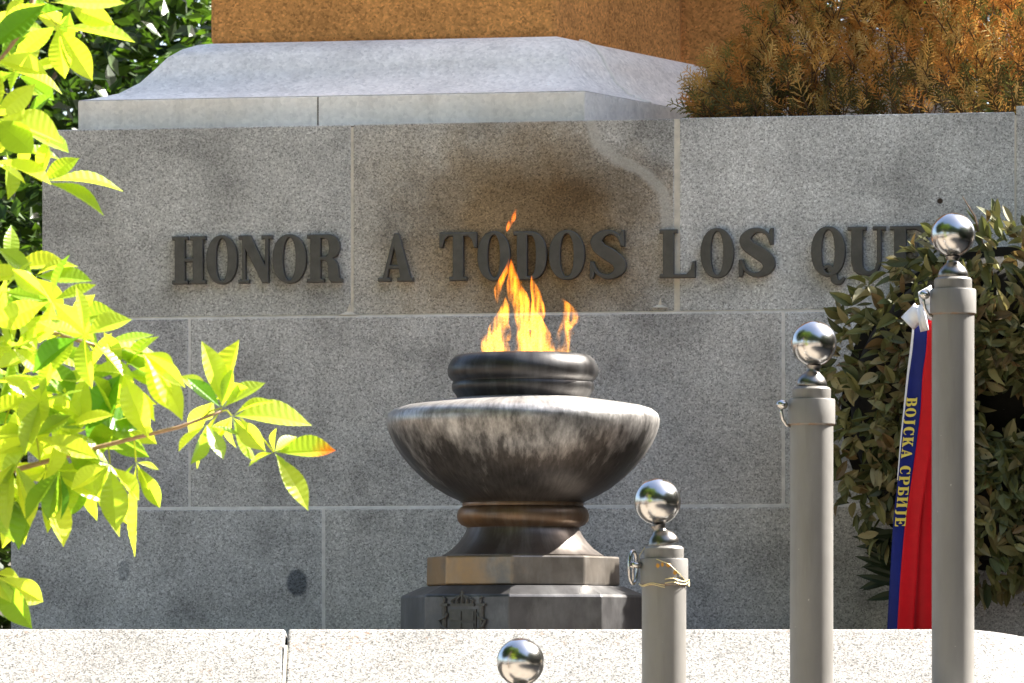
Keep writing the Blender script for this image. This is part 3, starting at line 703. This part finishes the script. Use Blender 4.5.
# ---- horse chestnut reaching in from the left
CY = 14.0
ct = empty('chestnut_tree', (-3.6, 14.3, -.2), 0, label='horse chestnut with bright yellow-green leaves reaching in from the left', cat='tree')
LOC = ct.location
def tree_part(mb, name, mat, **k):
    mb.v = [tuple(Vector(v) - LOC) for v in mb.v]
    return mb.build(name, mat, ct, clean=False, **k)
def CP(px, py, dy=0): return P(px, py, CY + dy)
b = MB(); b.tube([(-3.6, 14.3, -.2), (-3.58, 14.3, .6), (-3.5, 14.28, 1.8), (-3.55, 14.3, 3.2), (-3.4, 14.2, 4.6), (-3.45, 14.2, 6)], [.26, .2, .17, .15, .12, .07], 14); tree_part(b, 'trunk', M['bark'], smooth=True)
b = MB(); b.tube([(-3.55, 14.3, 3.2), (-2.9, 14.1, 3.6), CP(-60, -70), CP(60, -40)], [.09, .06, .03, .012], 10); tree_part(b, 'limb', M['bark'], smooth=True)
b = MB(); b.tube([CP(36, -12), CP(30, 12), CP(22, 30), CP(8, 50), CP(-2, 62)], [.010, .009, .008, .006, .005], 8); tree_part(b, 'branch', M['twig'], smooth=True)
b = MB(); b.tube([(-3.5, 14.28, 1.9), (-2.6, 14.1, 2.0), CP(-60, 490), CP(12, 471), CP(80, 452), CP(135, 438), CP(180, 427), CP(222, 411)], [.07, .05, .02, .0085, .0075, .0065, .006, .0045], 9); tree_part(b, 'branch', M['twig'], smooth=True)
b = MB(); b.tube([(-3.55, 14.3, 2.6), (-2.5, 14.1, 2.6), CP(-60, 330, .1), CP(10, 320, .1), CP(60, 335, .1), CP(110, 350, .05)], [.07, .04, .018, .01, .007, .005], 9); tree_part(b, 'branch', M['twig'], smooth=True)
b = MB(); b.tube([(-3.5, 14.28, 1.6), (-2.4, 14.1, 1.6), CP(-70, 560), CP(-4, 574)], [.05, .03, .012, .006], 9); tree_part(b, 'branch', M['twig'], smooth=True)

def greens():
    k = rnd.random()
    a, b_ = (.56, .66, .075), (.09, .24, .02)
    return tuple(lerp(a[i], b_[i], k ** 1.7) for i in range(3))
def compound(mb, px, py, tips, dy=0.0, wid=.36, tipc=None, base=None):
    hub = CP(px, py, dy)
    for tx, ty in tips:
        q = CP(tx, ty, dy + rnd.uniform(-.07, .07)); d = q - hub
        nrm = Vector((rnd.uniform(-.8, .8), rnd.uniform(-1.0, -.15), rnd.uniform(.1, 1.0)))
        L = d.length * 1.05
        leaf(mb, hub + d * .04, d + Vector((0, 0, .12 * L)), nrm, L, L * wid * 1.12 * rnd.uniform(.8, 1.2), rnd.uniform(.06, .42), rnd.uniform(-.08, .30), 22, rnd.uniform(.52, .62), .0042, greens(), tipc if (tipc and (tx, ty) == tips[0]) else None)
    if base:
        mb.tube([CP(*base, dy), (CP(*base, dy) + hub) / 2 + Vector((0, 0, .01)), hub], .0028, 6, True, (.42, .46, .06))
up = MB()
compound(up, 57, 25, [(126, 50), (92, -6), (86, 78), (62, 74), (20, 60)], 0, .38, None, (33, 8))
compound(up, 48, 2, [(118, 12), (60, -50), (8, 30), (0, 48), (30, -30)], -.1, .40, None, (36, -10))
compound(up, 14, 72, [(70, 68), (60, 88), (48, 102), (-20, 90), (-18, 55)], .08, .34, None, (8, 50))
compound(up, -6, 118, [(34, 90), (58, 140), (26, 152), (-40, 140)], -.05, .42, None, (-2, 62))
compound(up, 42, 181, [(118, 184), (102, 206), (76, 160), (50, 140), (44, 146)], .05, .36, None, (0, 165))
compound(up, -8, 160, [(46, 182), (20, 185), (26, 132), (-30, 190)], 0, .42, None, (-40, 120))
compound(up, 4, 22, [(40, 30), (24, 0), (-30, 30), (10, 62)], .12, .42, None, (26, 20))
for hx, hy in ((10, 95), (-4, 60), (30, 12), (6, 150), (20, 130), (70, 8)):
    a0_ = rnd.uniform(0, 6.28)
    compound(up, hx, hy, [(hx + rnd.uniform(36, 56) * math.cos(a0_ + k * 1.25), hy + rnd.uniform(30, 48) * math.sin(a0_ + k * 1.25) + 6) for k in range(5)], rnd.uniform(-.2, .3), .38)
tree_part(up, 'leaf_spray', M['chestnut'])
mid = MB()
compound(mid, 34, 276, [(86, 284), (72, 262), (2, 252), (-16, 280), (14, 318), (62, 312)], .05, .38, None, (10, 320))
compound(mid, 2, 292, [(38, 300), (30, 262), (-30, 290), (12, 340)], -.08, .42, None, (-10, 325))
compound(mid, 66, 322, [(112, 316), (98, 352), (46, 360), (30, 330), (92, 300)], .12, .40, None, (45, 332))
compound(mid, 38, 352, [(2, 372), (66, 398), (-10, 340), (20, 318), (90, 368)], -.05, .42, None, (60, 335))
compound(mid, 100, 344, [(166, 396), (128, 388), (164, 358), (150, 340), (80, 380)], .02, .38, None, (105, 350))
compound(mid, 142, 352, [(184, 410), (166, 408), (170, 366), (178, 384)], -.1, .34, None, (110, 350))
compound(mid, 72, 400, [(136, 404), (132, 432), (58, 444), (30, 432), (40, 388)], .1, .40, None, (70, 452))
compound(mid, 14, 398, [(62, 420), (-20, 420), (20, 450), (-14, 372), (54, 376)], .0, .42, None, (0, 440))
compound(mid, 36, 436, [(90, 462), (6, 486), (-14, 440), (70, 420)], -.12, .40, None, (40, 462))
compound(mid, 6, 430, [(40, 470), (-6, 480), (-24, 430), (30, 410)], .12, .44)
compound(mid, 112, 392, [(140, 398), (150, 420), (92, 438), (84, 412)], .15, .36, None, (110, 440))
for hx, hy in ((22, 318), (52, 300), (10, 352), (48, 378), (88, 372), (26, 420), (58, 428), (96, 425), (4, 460), (122, 372), (84, 335), (40, 400), (20, 376), (66, 452), (8, 270), (110, 410)):
    a0_ = rnd.uniform(0, 6.28)
    compound(mid, hx, hy, [(hx + rnd.uniform(40, 62) * math.cos(a0_ + k * 1.05), hy + rnd.uniform(36, 58) * math.sin(a0_ + k * 1.05) + 10) for k in range(6)], rnd.uniform(-.25, .35), .38)
tree_part(mid, 'leaf_spray', M['chestnut'])
tipm = MB()
compound(tipm, 222, 408, [(236, 344), (209, 347), (264, 388), (232, 372), (188, 384), (192, 460)], 0, .36, None, (200, 420))
compound(tipm, 232, 416, [(308, 422), (268, 398), (246, 462), (214, 446), (258, 450), (228, 450)], -.06, .36, None, (222, 411))
compound(tipm, 214, 400, [(182, 378), (206, 420), (190, 436), (244, 392), (222, 362)], .08, .38)
compound(tipm, 274, 452, [(331, 457), (306, 504), (286, 470), (276, 430), (250, 466), (296, 440)], .0, .36, (.50, .12, .02), (240, 418))
compound(tipm, 206, 424, [(198, 462), (222, 456), (236, 440), (184, 452)], -.1, .36)
tree_part(tipm, 'leaf_spray', M['chestnut'])
low = MB()
compound(low, 46, 470, [(118, 484), (104, 502), (22, 544), (48, 528), (60, 542), (-6, 520)], .04, .32, None, (45, 463))
compound(low, 110, 464, [(96, 492), (134, 500), (116, 524), (78, 492)], -.08, .36, None, (108, 446))
compound(low, 136, 462, [(156, 506), (140, 548), (146, 488), (118, 488), (158, 470)], .06, .30, None, (134, 440))
compound(low, 4, 478, [(12, 542), (-14, 520), (36, 500), (24, 520)], .0, .38)
compound(low, 80, 462, [(66, 500), (90, 486), (124, 478), (50, 510)], .1, .36)
compound(low, -6, 574, [(40, 606), (26, 627), (20, 578), (-30, 600), (8, 600)], .0, .40)
for hx, hy in ((28, 478), (60, 470), (92, 470), (14, 462)):
    compound(low, hx, hy, [(hx + rnd.uniform(-30, 30), hy + rnd.uniform(40, 66)) for k in range(4)], rnd.uniform(-.2, .3), .34)
tree_part(low, 'leaf_spray', M['chestnut'])
for i in range(14):    # more of the crown, beyond the left edge
    off = MB(); px, py = rnd.uniform(-420, -60), rnd.uniform(-260, 600); q = CP(px, py)
    for j in range(3):
        jx, jy = px + rnd.uniform(-40, 40), py + rnd.uniform(-40, 40)
        compound(off, jx, jy, [(jx + 60 * math.cos(a), jy + 60 * math.sin(a)) for a in [rnd.uniform(0, 6.28) + k * 1.1 for k in range(5)]], rnd.uniform(-.1, .1), .4, None, (px, py))
    tree_part(off, 'leaf_spray', M['chestnut'])

# ---- rusty conifer shrub on the wall top
sh = empty('conifer_shrub', wallpt(U(880, .5), .5, z3), -ALPHA, label='rusty brown feathery conifer shrub on top of the wall at right', cat='shrub')
su = U(880, .5)
def frond(mb, base, d, nrm, L, col):
    d, s, n_ = frame(d, nrm); nb = rnd.randint(6, 9)
    pt = lambda t: base + d * (L * t) + n_ * (L * .38 * t * t)
    def strip(a, b_, w_, c_):
        dd = (b_ - a); sd = dd.cross(n_)
        if sd.length < 1e-6: return
        sd = sd.normalized() * w_; m_ = (a + b_) / 2 + n_ * dd.length * .06
        mb.add([a - sd * .5, a + sd * .5, m_ + sd, b_ + sd * .25, b_ - sd * .25, m_ - sd], [(0, 1, 2, 5), (5, 2, 3, 4)], c_)
    strip(pt(0), pt(.5), .004, (.10, .055, .025)); strip(pt(.5), pt(1), .003, col)
    for i in range(nb):
        t = .16 + .82 * i / nb
        for sgn in (-1, 1):
            l = L * .40 * (1 - t * .72) * rnd.uniform(.7, 1.15)
            dd = (d * .75 + s * sgn * rnd.uniform(.55, .95) + n_ * rnd.uniform(-.1, .35)).normalized()
            a = pt(t); e = a + dd * l
            k = rnd.uniform(.75, 1.2); c_ = tuple(x * k for x in col)
            strip(a, e, .0024, c_)
            for j in range(3):
                q = a + dd * l * (.3 + .25 * j); d2 = (dd + (d if j % 2 else s * sgn) * .75 + n_ * rnd.uniform(-.2, .4)).normalized()
                strip(q, q + d2 * l * .34, .0022, c_)
cols_t = [(.52, .27, .07), (.48, .21, .05), (.37, .25, .07), (.62, .42, .15), (.19, .18, .05), (.50, .24, .06), (.58, .35, .10)]
fr = MB()
def htop(u):                               # height of the mound along the wall
    x = u
    ul = U(708, .4)
    t = (x - ul) / 1.0
    if t < 0: return 0
    return .16 + .34 * min(1, t / .26) ** .8 + .26 * min(1, max(0, (t - .22) / .4)) + (1.55 * min(1, max(0, (t - .30) / .35)) if x < 2.15 else max(0, .2 - (x - 2.15)) * 5)
tot = 0
while tot < 1500:
    u = rnd.uniform(U(706, .4), 3.1); h = htop(u)
    if h <= 0: continue
    v = rnd.uniform(.10, .95); front = 1 - (v - .1) / .85
    h = min(h, .8); zz = h * (rnd.random() ** .8) * (1 - .25 * abs(v - .5))
    lean = Vector((rnd.gauss(-.10, .45) - (.55 if u < U(760, .4) else 0), -rnd.uniform(-.1, .75) * (.4 + front), rnd.uniform(.45, 1.2)))
    col = rnd.choice(cols_t)
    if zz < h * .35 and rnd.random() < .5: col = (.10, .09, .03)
    L = rnd.uniform(.11, .25)
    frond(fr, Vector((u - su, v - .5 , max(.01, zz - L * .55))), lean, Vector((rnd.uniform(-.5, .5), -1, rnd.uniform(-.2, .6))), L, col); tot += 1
tot = 0
while tot < 1500:          # taller part above the frame, added to shade the pedestal's side
    u = rnd.uniform(1.15, 2.3); h = htop(u); v = rnd.uniform(.10, 1.0); zz = rnd.uniform(.6, max(.62, h))
    if h < .7: continue
    lean = Vector((rnd.gauss(-.15, .5), -rnd.uniform(-.4, .9), rnd.uniform(.3, 1.2)))
    frond(fr, Vector((u - su, v - .5, zz)), lean, Vector((rnd.uniform(-.5, .5), -1, rnd.uniform(-.2, .6))), rnd.uniform(.2, .34), rnd.choice(cols_t)); tot += 1
fr.build('foliage', M['thuja'], sh, clean=False)
for i in range(14):
    b = MB(); u = rnd.uniform(U(735, .4), 3.0); h = htop(u) * .75; v = rnd.uniform(.45, .9)
    b.tube([(u - su, v - .5, 0), (u - su + rnd.uniform(-.06, .06), v - .5, h * .5), (u - su + rnd.uniform(-.14, .14), v - .55, h)], [.012, .009, .004], 6)
    b.build('stem', M['bark'], sh, smooth=True)

# ---- wreath leaning on the wall
WYc = 20.55
wc = P(1004, 408, WYc)
wr = empty('wreath', (wc.x, wc.y, 1.42), R(-6), label='large round wreath of dull olive and brown leaves against the wall', cat='wreath')
wz = wc.z - 1.42
RO, RI = 190 / F * WYc, 26 / F * WYc
Rm, Rt = (RO + RI) / 2, (RO - RI) / 2
lf = MB()
pal = [(.09, .105, .032), (.125, .135, .042), (.17, .165, .06), (.23, .20, .09), (.16, .11, .045), (.055, .07, .022), (.30, .27, .14), (.11, .12, .04), (.08, .09, .03), (.20, .20, .08)]
for i in range(3000):
    a = rnd.uniform(0, 2 * math.pi); f = rnd.uniform(-1, 1)
    rr = Rm + f * Rt * .96
    depth = -math.sqrt(max(0, 1 - f * f)) * .15 - rnd.uniform(-.03, .05)
    base = Vector((rr * math.cos(a), depth, wz + rr * math.sin(a)))
    out = Vector((math.cos(a), 0, math.sin(a))); tan = Vector((-math.sin(a), 0, math.cos(a)))
    d = out * rnd.gauss(.45 + .3 * f, .5) + tan * rnd.gauss(.2, .7) + Vector((0, -rnd.uniform(.0, .7), rnd.gauss(-.15, .25)))
    nrm = Vector((rnd.gauss(0, .75), -1, rnd.gauss(.3, .75))) + out * f * .7
    c_ = rnd.choice(pal); k = rnd.uniform(.75, 1.3); c_ = tuple(x * k for x in c_)
    L = rnd.uniform(.065, .12)
    leaf(lf, base, d, nrm, L, L * rnd.uniform(.34, .50), rnd.uniform(.1, .7), rnd.uniform(-.4, .7), 6, .48, 0, c_)
for i in range(16):      # stiff leaves sticking out low on the left, coloured dark for the shade there
    py = rnd.uniform(520, 600); q = P(905, py, WYc - .05) - Vector((wc.x, wc.y, 1.42))
    leaf(lf, q, Vector((-1, rnd.uniform(-.3, .2), rnd.uniform(-.35, .5))), Vector((0, -1, .4)), rnd.uniform(.16, .25), .045, .2, .1, 6, .4, 0, (.03, .045, .015))
lf.build('leaves', M['laurel'], wr, clean=False)
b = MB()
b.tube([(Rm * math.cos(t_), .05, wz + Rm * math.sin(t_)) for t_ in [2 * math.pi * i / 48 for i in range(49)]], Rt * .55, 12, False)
b.build('straw_ring', M['shadestraw'], wr, smooth=True)
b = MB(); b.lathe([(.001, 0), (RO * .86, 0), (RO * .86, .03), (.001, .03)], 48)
b.v = [(x, .10 + z, wz + y) for x, y, z in b.v]; b.build('shade_backing', M['shadestraw'], wr)  # dark disc painting the shade in the hole and gaps
b = MB()
for s in (-1, 1): b.tube([(s * .30, -.02, 0), (s * .28, .06, wz - .2)], .02, 8)
b.build('stand', M['bark'], wr)
b = MB(); q = P(965, 196, WYc - .1) - Vector((wc.x, wc.y, 1.42)); q2 = P(985, 245, WYc - .1) - Vector((wc.x, wc.y, 1.42))
b.tube([q2, q2.lerp(q, .5) + Vector((.01, 0, .02)), q], [.008, .006, .002], 6, True, (.1, .06, .04)); b.build('twig', M['bark'], wr)

# ---- ribbon hanging on the wreath
RY = 20.12
rb = empty('memorial_ribbon', P(917, 320, RY), 0, label='blue, red and white satin ribbon with gold letters hanging on the wreath', cat='ribbon')
def strip_mesh(rows, name, mat, dy=0.0, amp=.012, ph=0.0):
    """rows: (py, px left, px right)"""
    b = MB(); rows = catmull(rows, 4); vs = []; nc = 6
    for i, (py, xl, xr) in enumerate(rows):
        for k in range(nc + 1):
            px = lerp(xl, xr, k / nc)
            y = RY + dy + amp * math.sin(px * .16 + ph) + .006 * math.sin(py * .05)
            vs.append(P(px, py, y) - rb.location)
    fs = [(i * (nc + 1) + k, i * (nc + 1) + k + 1, (i + 1) * (nc + 1) + k + 1, (i + 1) * (nc + 1) + k) for i in range(len(rows) - 1) for k in range(nc)]
    b.add(vs, fs); o = b.build(name, mat, rb, smooth=True)
    m = o.modifiers.new('solidify', 'SOLIDIFY'); m.thickness = .003
    return o
strip_mesh([(318, 915, 928), (350, 912.5, 926), (375, 909, 922.5), (410, 905, 920.5), (440, 901.5, 917), (480, 898, 911.5), (520, 893.5, 905.5), (575, 890, 900.5), (640, 886.5, 896.5)], 'blue_stripe', M['blue'])
strip_mesh([(318, 928, 934), (350, 926, 935), (375, 922.5, 935), (410, 920.5, 934), (440, 917, 932), (480, 911.5, 926), (520, 905.5, 920.5), (575, 900.5, 917), (640, 896.5, 913)], 'red_stripe', M['red'])
strip_mesh([(322, 913, 915), (350, 910, 912.5), (375, 907, 909), (410, 903.5, 905), (440, 900.5, 901.5), (480, 897.2, 898)], 'white_stripe', M['white'])
strip_mesh([(400, 930, 938), (450, 927, 944), (500, 921, 948), (560, 916, 952), (640, 912, 954)], 'red_stripe', M['red'], .07, .016, 1.5)
# white bow
b = MB()
def patch(q, dy):
    vs = []
    for i in range(7):
        for k in range(7):
            s, t_ = i / 6, k / 6
            x = (1 - s) * ((1 - t_) * q[0][0] + t_ * q[3][0]) + s * ((1 - t_) * q[1][0] + t_ * q[2][0]); y = (1 - s) * ((1 - t_) * q[0][1] + t_ * q[3][1]) + s * ((1 - t_) * q[1][1] + t_ * q[2][1])
            vs.append(P(x, y, RY + dy - .03 * math.sin(math.pi * t_) + .01 * math.sin(s * 6)) - rb.location)
    b.add(vs, [(i * 7 + k, i * 7 + k + 1, (i + 1) * 7 + k + 1, (i + 1) * 7 + k) for i in range(6) for k in range(6)])
patch([(901, 317), (915, 303), (925, 318), (914, 330)], -.05)
patch([(918, 292), (931, 285), (936, 305), (921, 306)], -.06)
patch([(921, 304), (934, 300), (936, 322), (923, 318)], -.055)
patch([(916, 306), (924, 304), (929, 330), (921, 332)], -.075)
o = b.build('bow', M['white'], rb, smooth=True); o.modifiers.new('solidify', 'SOLIDIFY').thickness = .003
# gold lettering reads down the blue stripe, tops to the right
TXT = 'BOJCKA CPbIJE'
adv = [.80, .80, .62, .78, .88, .84, .46, .78, .80, .80, .92, .62, .78]
tot = sum(adv); y0_, y1_ = 397.5, 527.5
acc = 0
for ch, ad in zip(TXT, adv):
    if ch != ' ':
        vs, fs, wd = glyph_mesh(ch, .02, 0, .004)
        o = MB(); pts = []
        kpx = (y1_ - y0_) / tot; hgt = 10.6
        for x, y, z in vs:
            py = y0_ + (acc + x) * kpx
            cxl = lerp(906.5, 894.8, (py - 400) / 125.0)
            px = cxl + y * hgt
            yy = RY - .006 + .012 * math.sin(px * .16) + .006 * math.sin(py * .05)
            pts.append(P(px, py, yy - z * .05) - rb.location)
        o.add(pts, fs); o.build('letter', M['gold'], rb, clean=False)
    acc += ad

# ================================================================== TREES
def crown_mesh(seed, R0, H, nclump, nleaf, size, cols):
    r_ = random.Random(seed); b = MB()
    for i in range(nclump):
        while True:
            p = Vector((r_.uniform(-1, 1), r_.uniform(-1, 1), r_.uniform(-1, 1)))
            if .25 < p.length < 1: break
        c = Vector((p.x * R0, p.y * R0, p.z * H)); cr_ = r_.uniform(.20, .38) * R0
        base = r_.choice(cols)
        for j in range(nleaf):
            q = Vector((r_.gauss(0, .5), r_.gauss(0, .5), r_.gauss(0, .38))) * cr_ + c
            d = Vector((r_.gauss(0, 1), r_.gauss(0, 1), r_.gauss(-.4, .6))).normalized(); nn = Vector((r_.gauss(0, .6), r_.gauss(0, .6), 1))
            d, s, n_ = frame(d, nn); L = size * r_.uniform(.7, 1.3); k = r_.uniform(.8, 1.25)
            b.add([q, q + d * L * .5 + s * L * .28 + n_ * L * .05, q + d * L, q + d * L * .5 - s * L * .28 + n_ * L * .05], [(0, 1, 2, 3)], tuple(x * k for x in base))
    return b.mesh('crown', False)
def trunk_mesh(H, r):
    b = MB(); b.tube([(0, 0, 0), (.02, 0, H * .3), (.1, .05, H * .7), (.1, .1, H)], [r * 1.3, r, r * .8, r * .5], 12)
    for k in range(5):
        a = k * 1.26; b.tube([(.08, .05, H * .65), (math.cos(a) * H * .12, math.sin(a) * H * .12, H * .85), (math.cos(a) * H * .28, math.sin(a) * H * .28, H * 1.02)], [r * .5, r * .35, r * .12], 8)
    return b.mesh('trunk')
greens_t = [(.026, .055, .008), (.036, .08, .011), (.018, .042, .008), (.06, .12, .014)]
cA = crown_mesh(3, 3.1, 3.0, 110, 170, .16, greens_t); cA.materials.append(M['treeleaf'])
cH = crown_mesh(13, 3.5, 2.9, 130, 150, .26, [(.10, .17, .02), (.07, .13, .018), (.13, .20, .022)]); cH.materials.append(M['treeleaf'])
o = bpy.data.objects.new('crown', cH); COL.objects.link(o); o.parent = ct; o.location = (-4.9 + 3.6, 12.6 - 14.3, 8.4)
cB = crown_mesh(5, 2.4, 1.5, 60, 150, .13, greens_t); cB.materials.append(M['treeleaf'])
cE = crown_mesh(7, 4.2, 4.0, 190, 130, .36, greens_t[:3]); cE.materials.append(M['treeleaf'])
cS = crown_mesh(9, 1.9, 2.1, 60, 160, .26, greens_t[:3]); cS.materials.append(M['treeleaf'])
tT = trunk_mesh(6.2, .17); tT.materials.append(M['bark'])
tA = trunk_mesh(4.2, .2); tA.materials.append(M['bark'])
tS = trunk_mesh(1.2, .08); tS.materials.append(M['bark'])
def tree(x, y, z, crown, tr, cz, label, rz=0, sc=1.0, cat='tree', name='leafy_tree', group=None):
    o = empty(name, (x, y, z), rz, label=label, cat=cat, group=group); o.scale = (sc,) * 3
    a = bpy.data.objects.new('trunk', tr); COL.objects.link(a); a.parent = o
    c_ = bpy.data.objects.new('crown', crown); COL.objects.link(c_); c_.parent = o; c_.location = (0, 0, cz)
    return o
tree(-4.2, 31, 1.42, cA, tA, 4.4, 'dark leafy tree behind the wall at upper left', .3)
tree(-1.0, 35, 1.42, cA, tA, 4.6, 'dark leafy tree behind the ochre pedestal', 2.1)
tree(-6.8, 37, 1.42, cA, tA, 4.2, 'farther leafy tree at the left edge behind the wall', 4.0, 1.1)
for i, (x, y, s_) in enumerate(((-4.4, 27.5, 1.0), (-2.8, 29.0, 1.05))):
    tree(x, y, 1.42, cB, tS, 1.5, ['low leafy bush at the left end of the wall', 'low leafy bush behind the wall under the dark tree'][i], i * 1.7, s_, 'bush', 'leafy_bush')
tree(4.4, 36, 1.42, cA, tA, 4.6, 'dark leafy tree far behind the conifer shrub', 1.2, 1.15)
tree(-2.6, 39, 1.42, cA, tA, 4.2, 'tall dense tree farthest behind the wall at upper left', 5.2, 1.3)
b = MB(); r_ = random.Random(4)
for i in range(5200):
    h = r_.random(); a_ = r_.uniform(0, 6.283); q = r_.uniform(.45, 1) * 1.45 * (1 - h * .55) + r_.gauss(0, .05)
    p_ = Vector((q * math.cos(a_), q * math.sin(a_), h * 6.0)); d_ = Vector((math.cos(a_), math.sin(a_), r_.uniform(-.2, .9))).normalized(); d_, s_, n_ = frame(d_, Vector((0, 0, 1)))
    L_ = r_.uniform(.16, .3); b.add([p_, p_ + d_ * L_ * .5 + s_ * L_ * .25, p_ + d_ * L_, p_ + d_ * L_ * .5 - s_ * L_ * .25], [(0, 1, 2, 3)], [(.025, .04, .014), (.035, .055, .016), (.02, .032, .012)][i % 3])
ev = empty('shading_evergreen', wallpt(2.75, 2.75, z3 - .02), 0, label='dark dense evergreen behind the rusty shrub, added to darken the pedestal side', cat='tree')
b.build('crown', M['treeleaf'], ev, clean=False)  # evergreen added to block light from the pedestal's right side
b = MB(); b.tube([(0, 0, 0), (0, 0, 5.6)], [.16, .03], 10); b.build('trunk', M['bark'], ev)
# the tree that shades the monument, and trees round the square (beyond the frame, mirrored in the steel balls)
tree(4.3, 24.7, 1.42, cS, tT, 7.0, 'tall shade tree rising right behind the monument', .9, 1.0)
ring_t = [(-10.5, 5, 1.75), (-3.5, -5, 1.8), (6, -7, 1.5), (13, -3, 1.1), (-13, 17, 1.5), (-10, -14, 1.9)]
for i, (x, y, s_) in enumerate(ring_t):
    tree(x, y, -.2, cE, tT, 7.6, 'broad leafy tree standing round the square behind the camera', i * 1.3, s_, group='trees round the square behind the camera')

for x, y, s_, lb in ((8.2, 11.5, .95, 'nearer'), (10.8, 16.4, .85, 'middle'), (12.5, 21.5, .9, 'farther')):  # trees added beyond the frame to darken the pedestal's right side
    tree(x, y, -.2 if y < 19 else 1.42, cE, tA, 4.6, lb + ' unseen leafy tree added well to the right to shade the pedestal', x, s_)
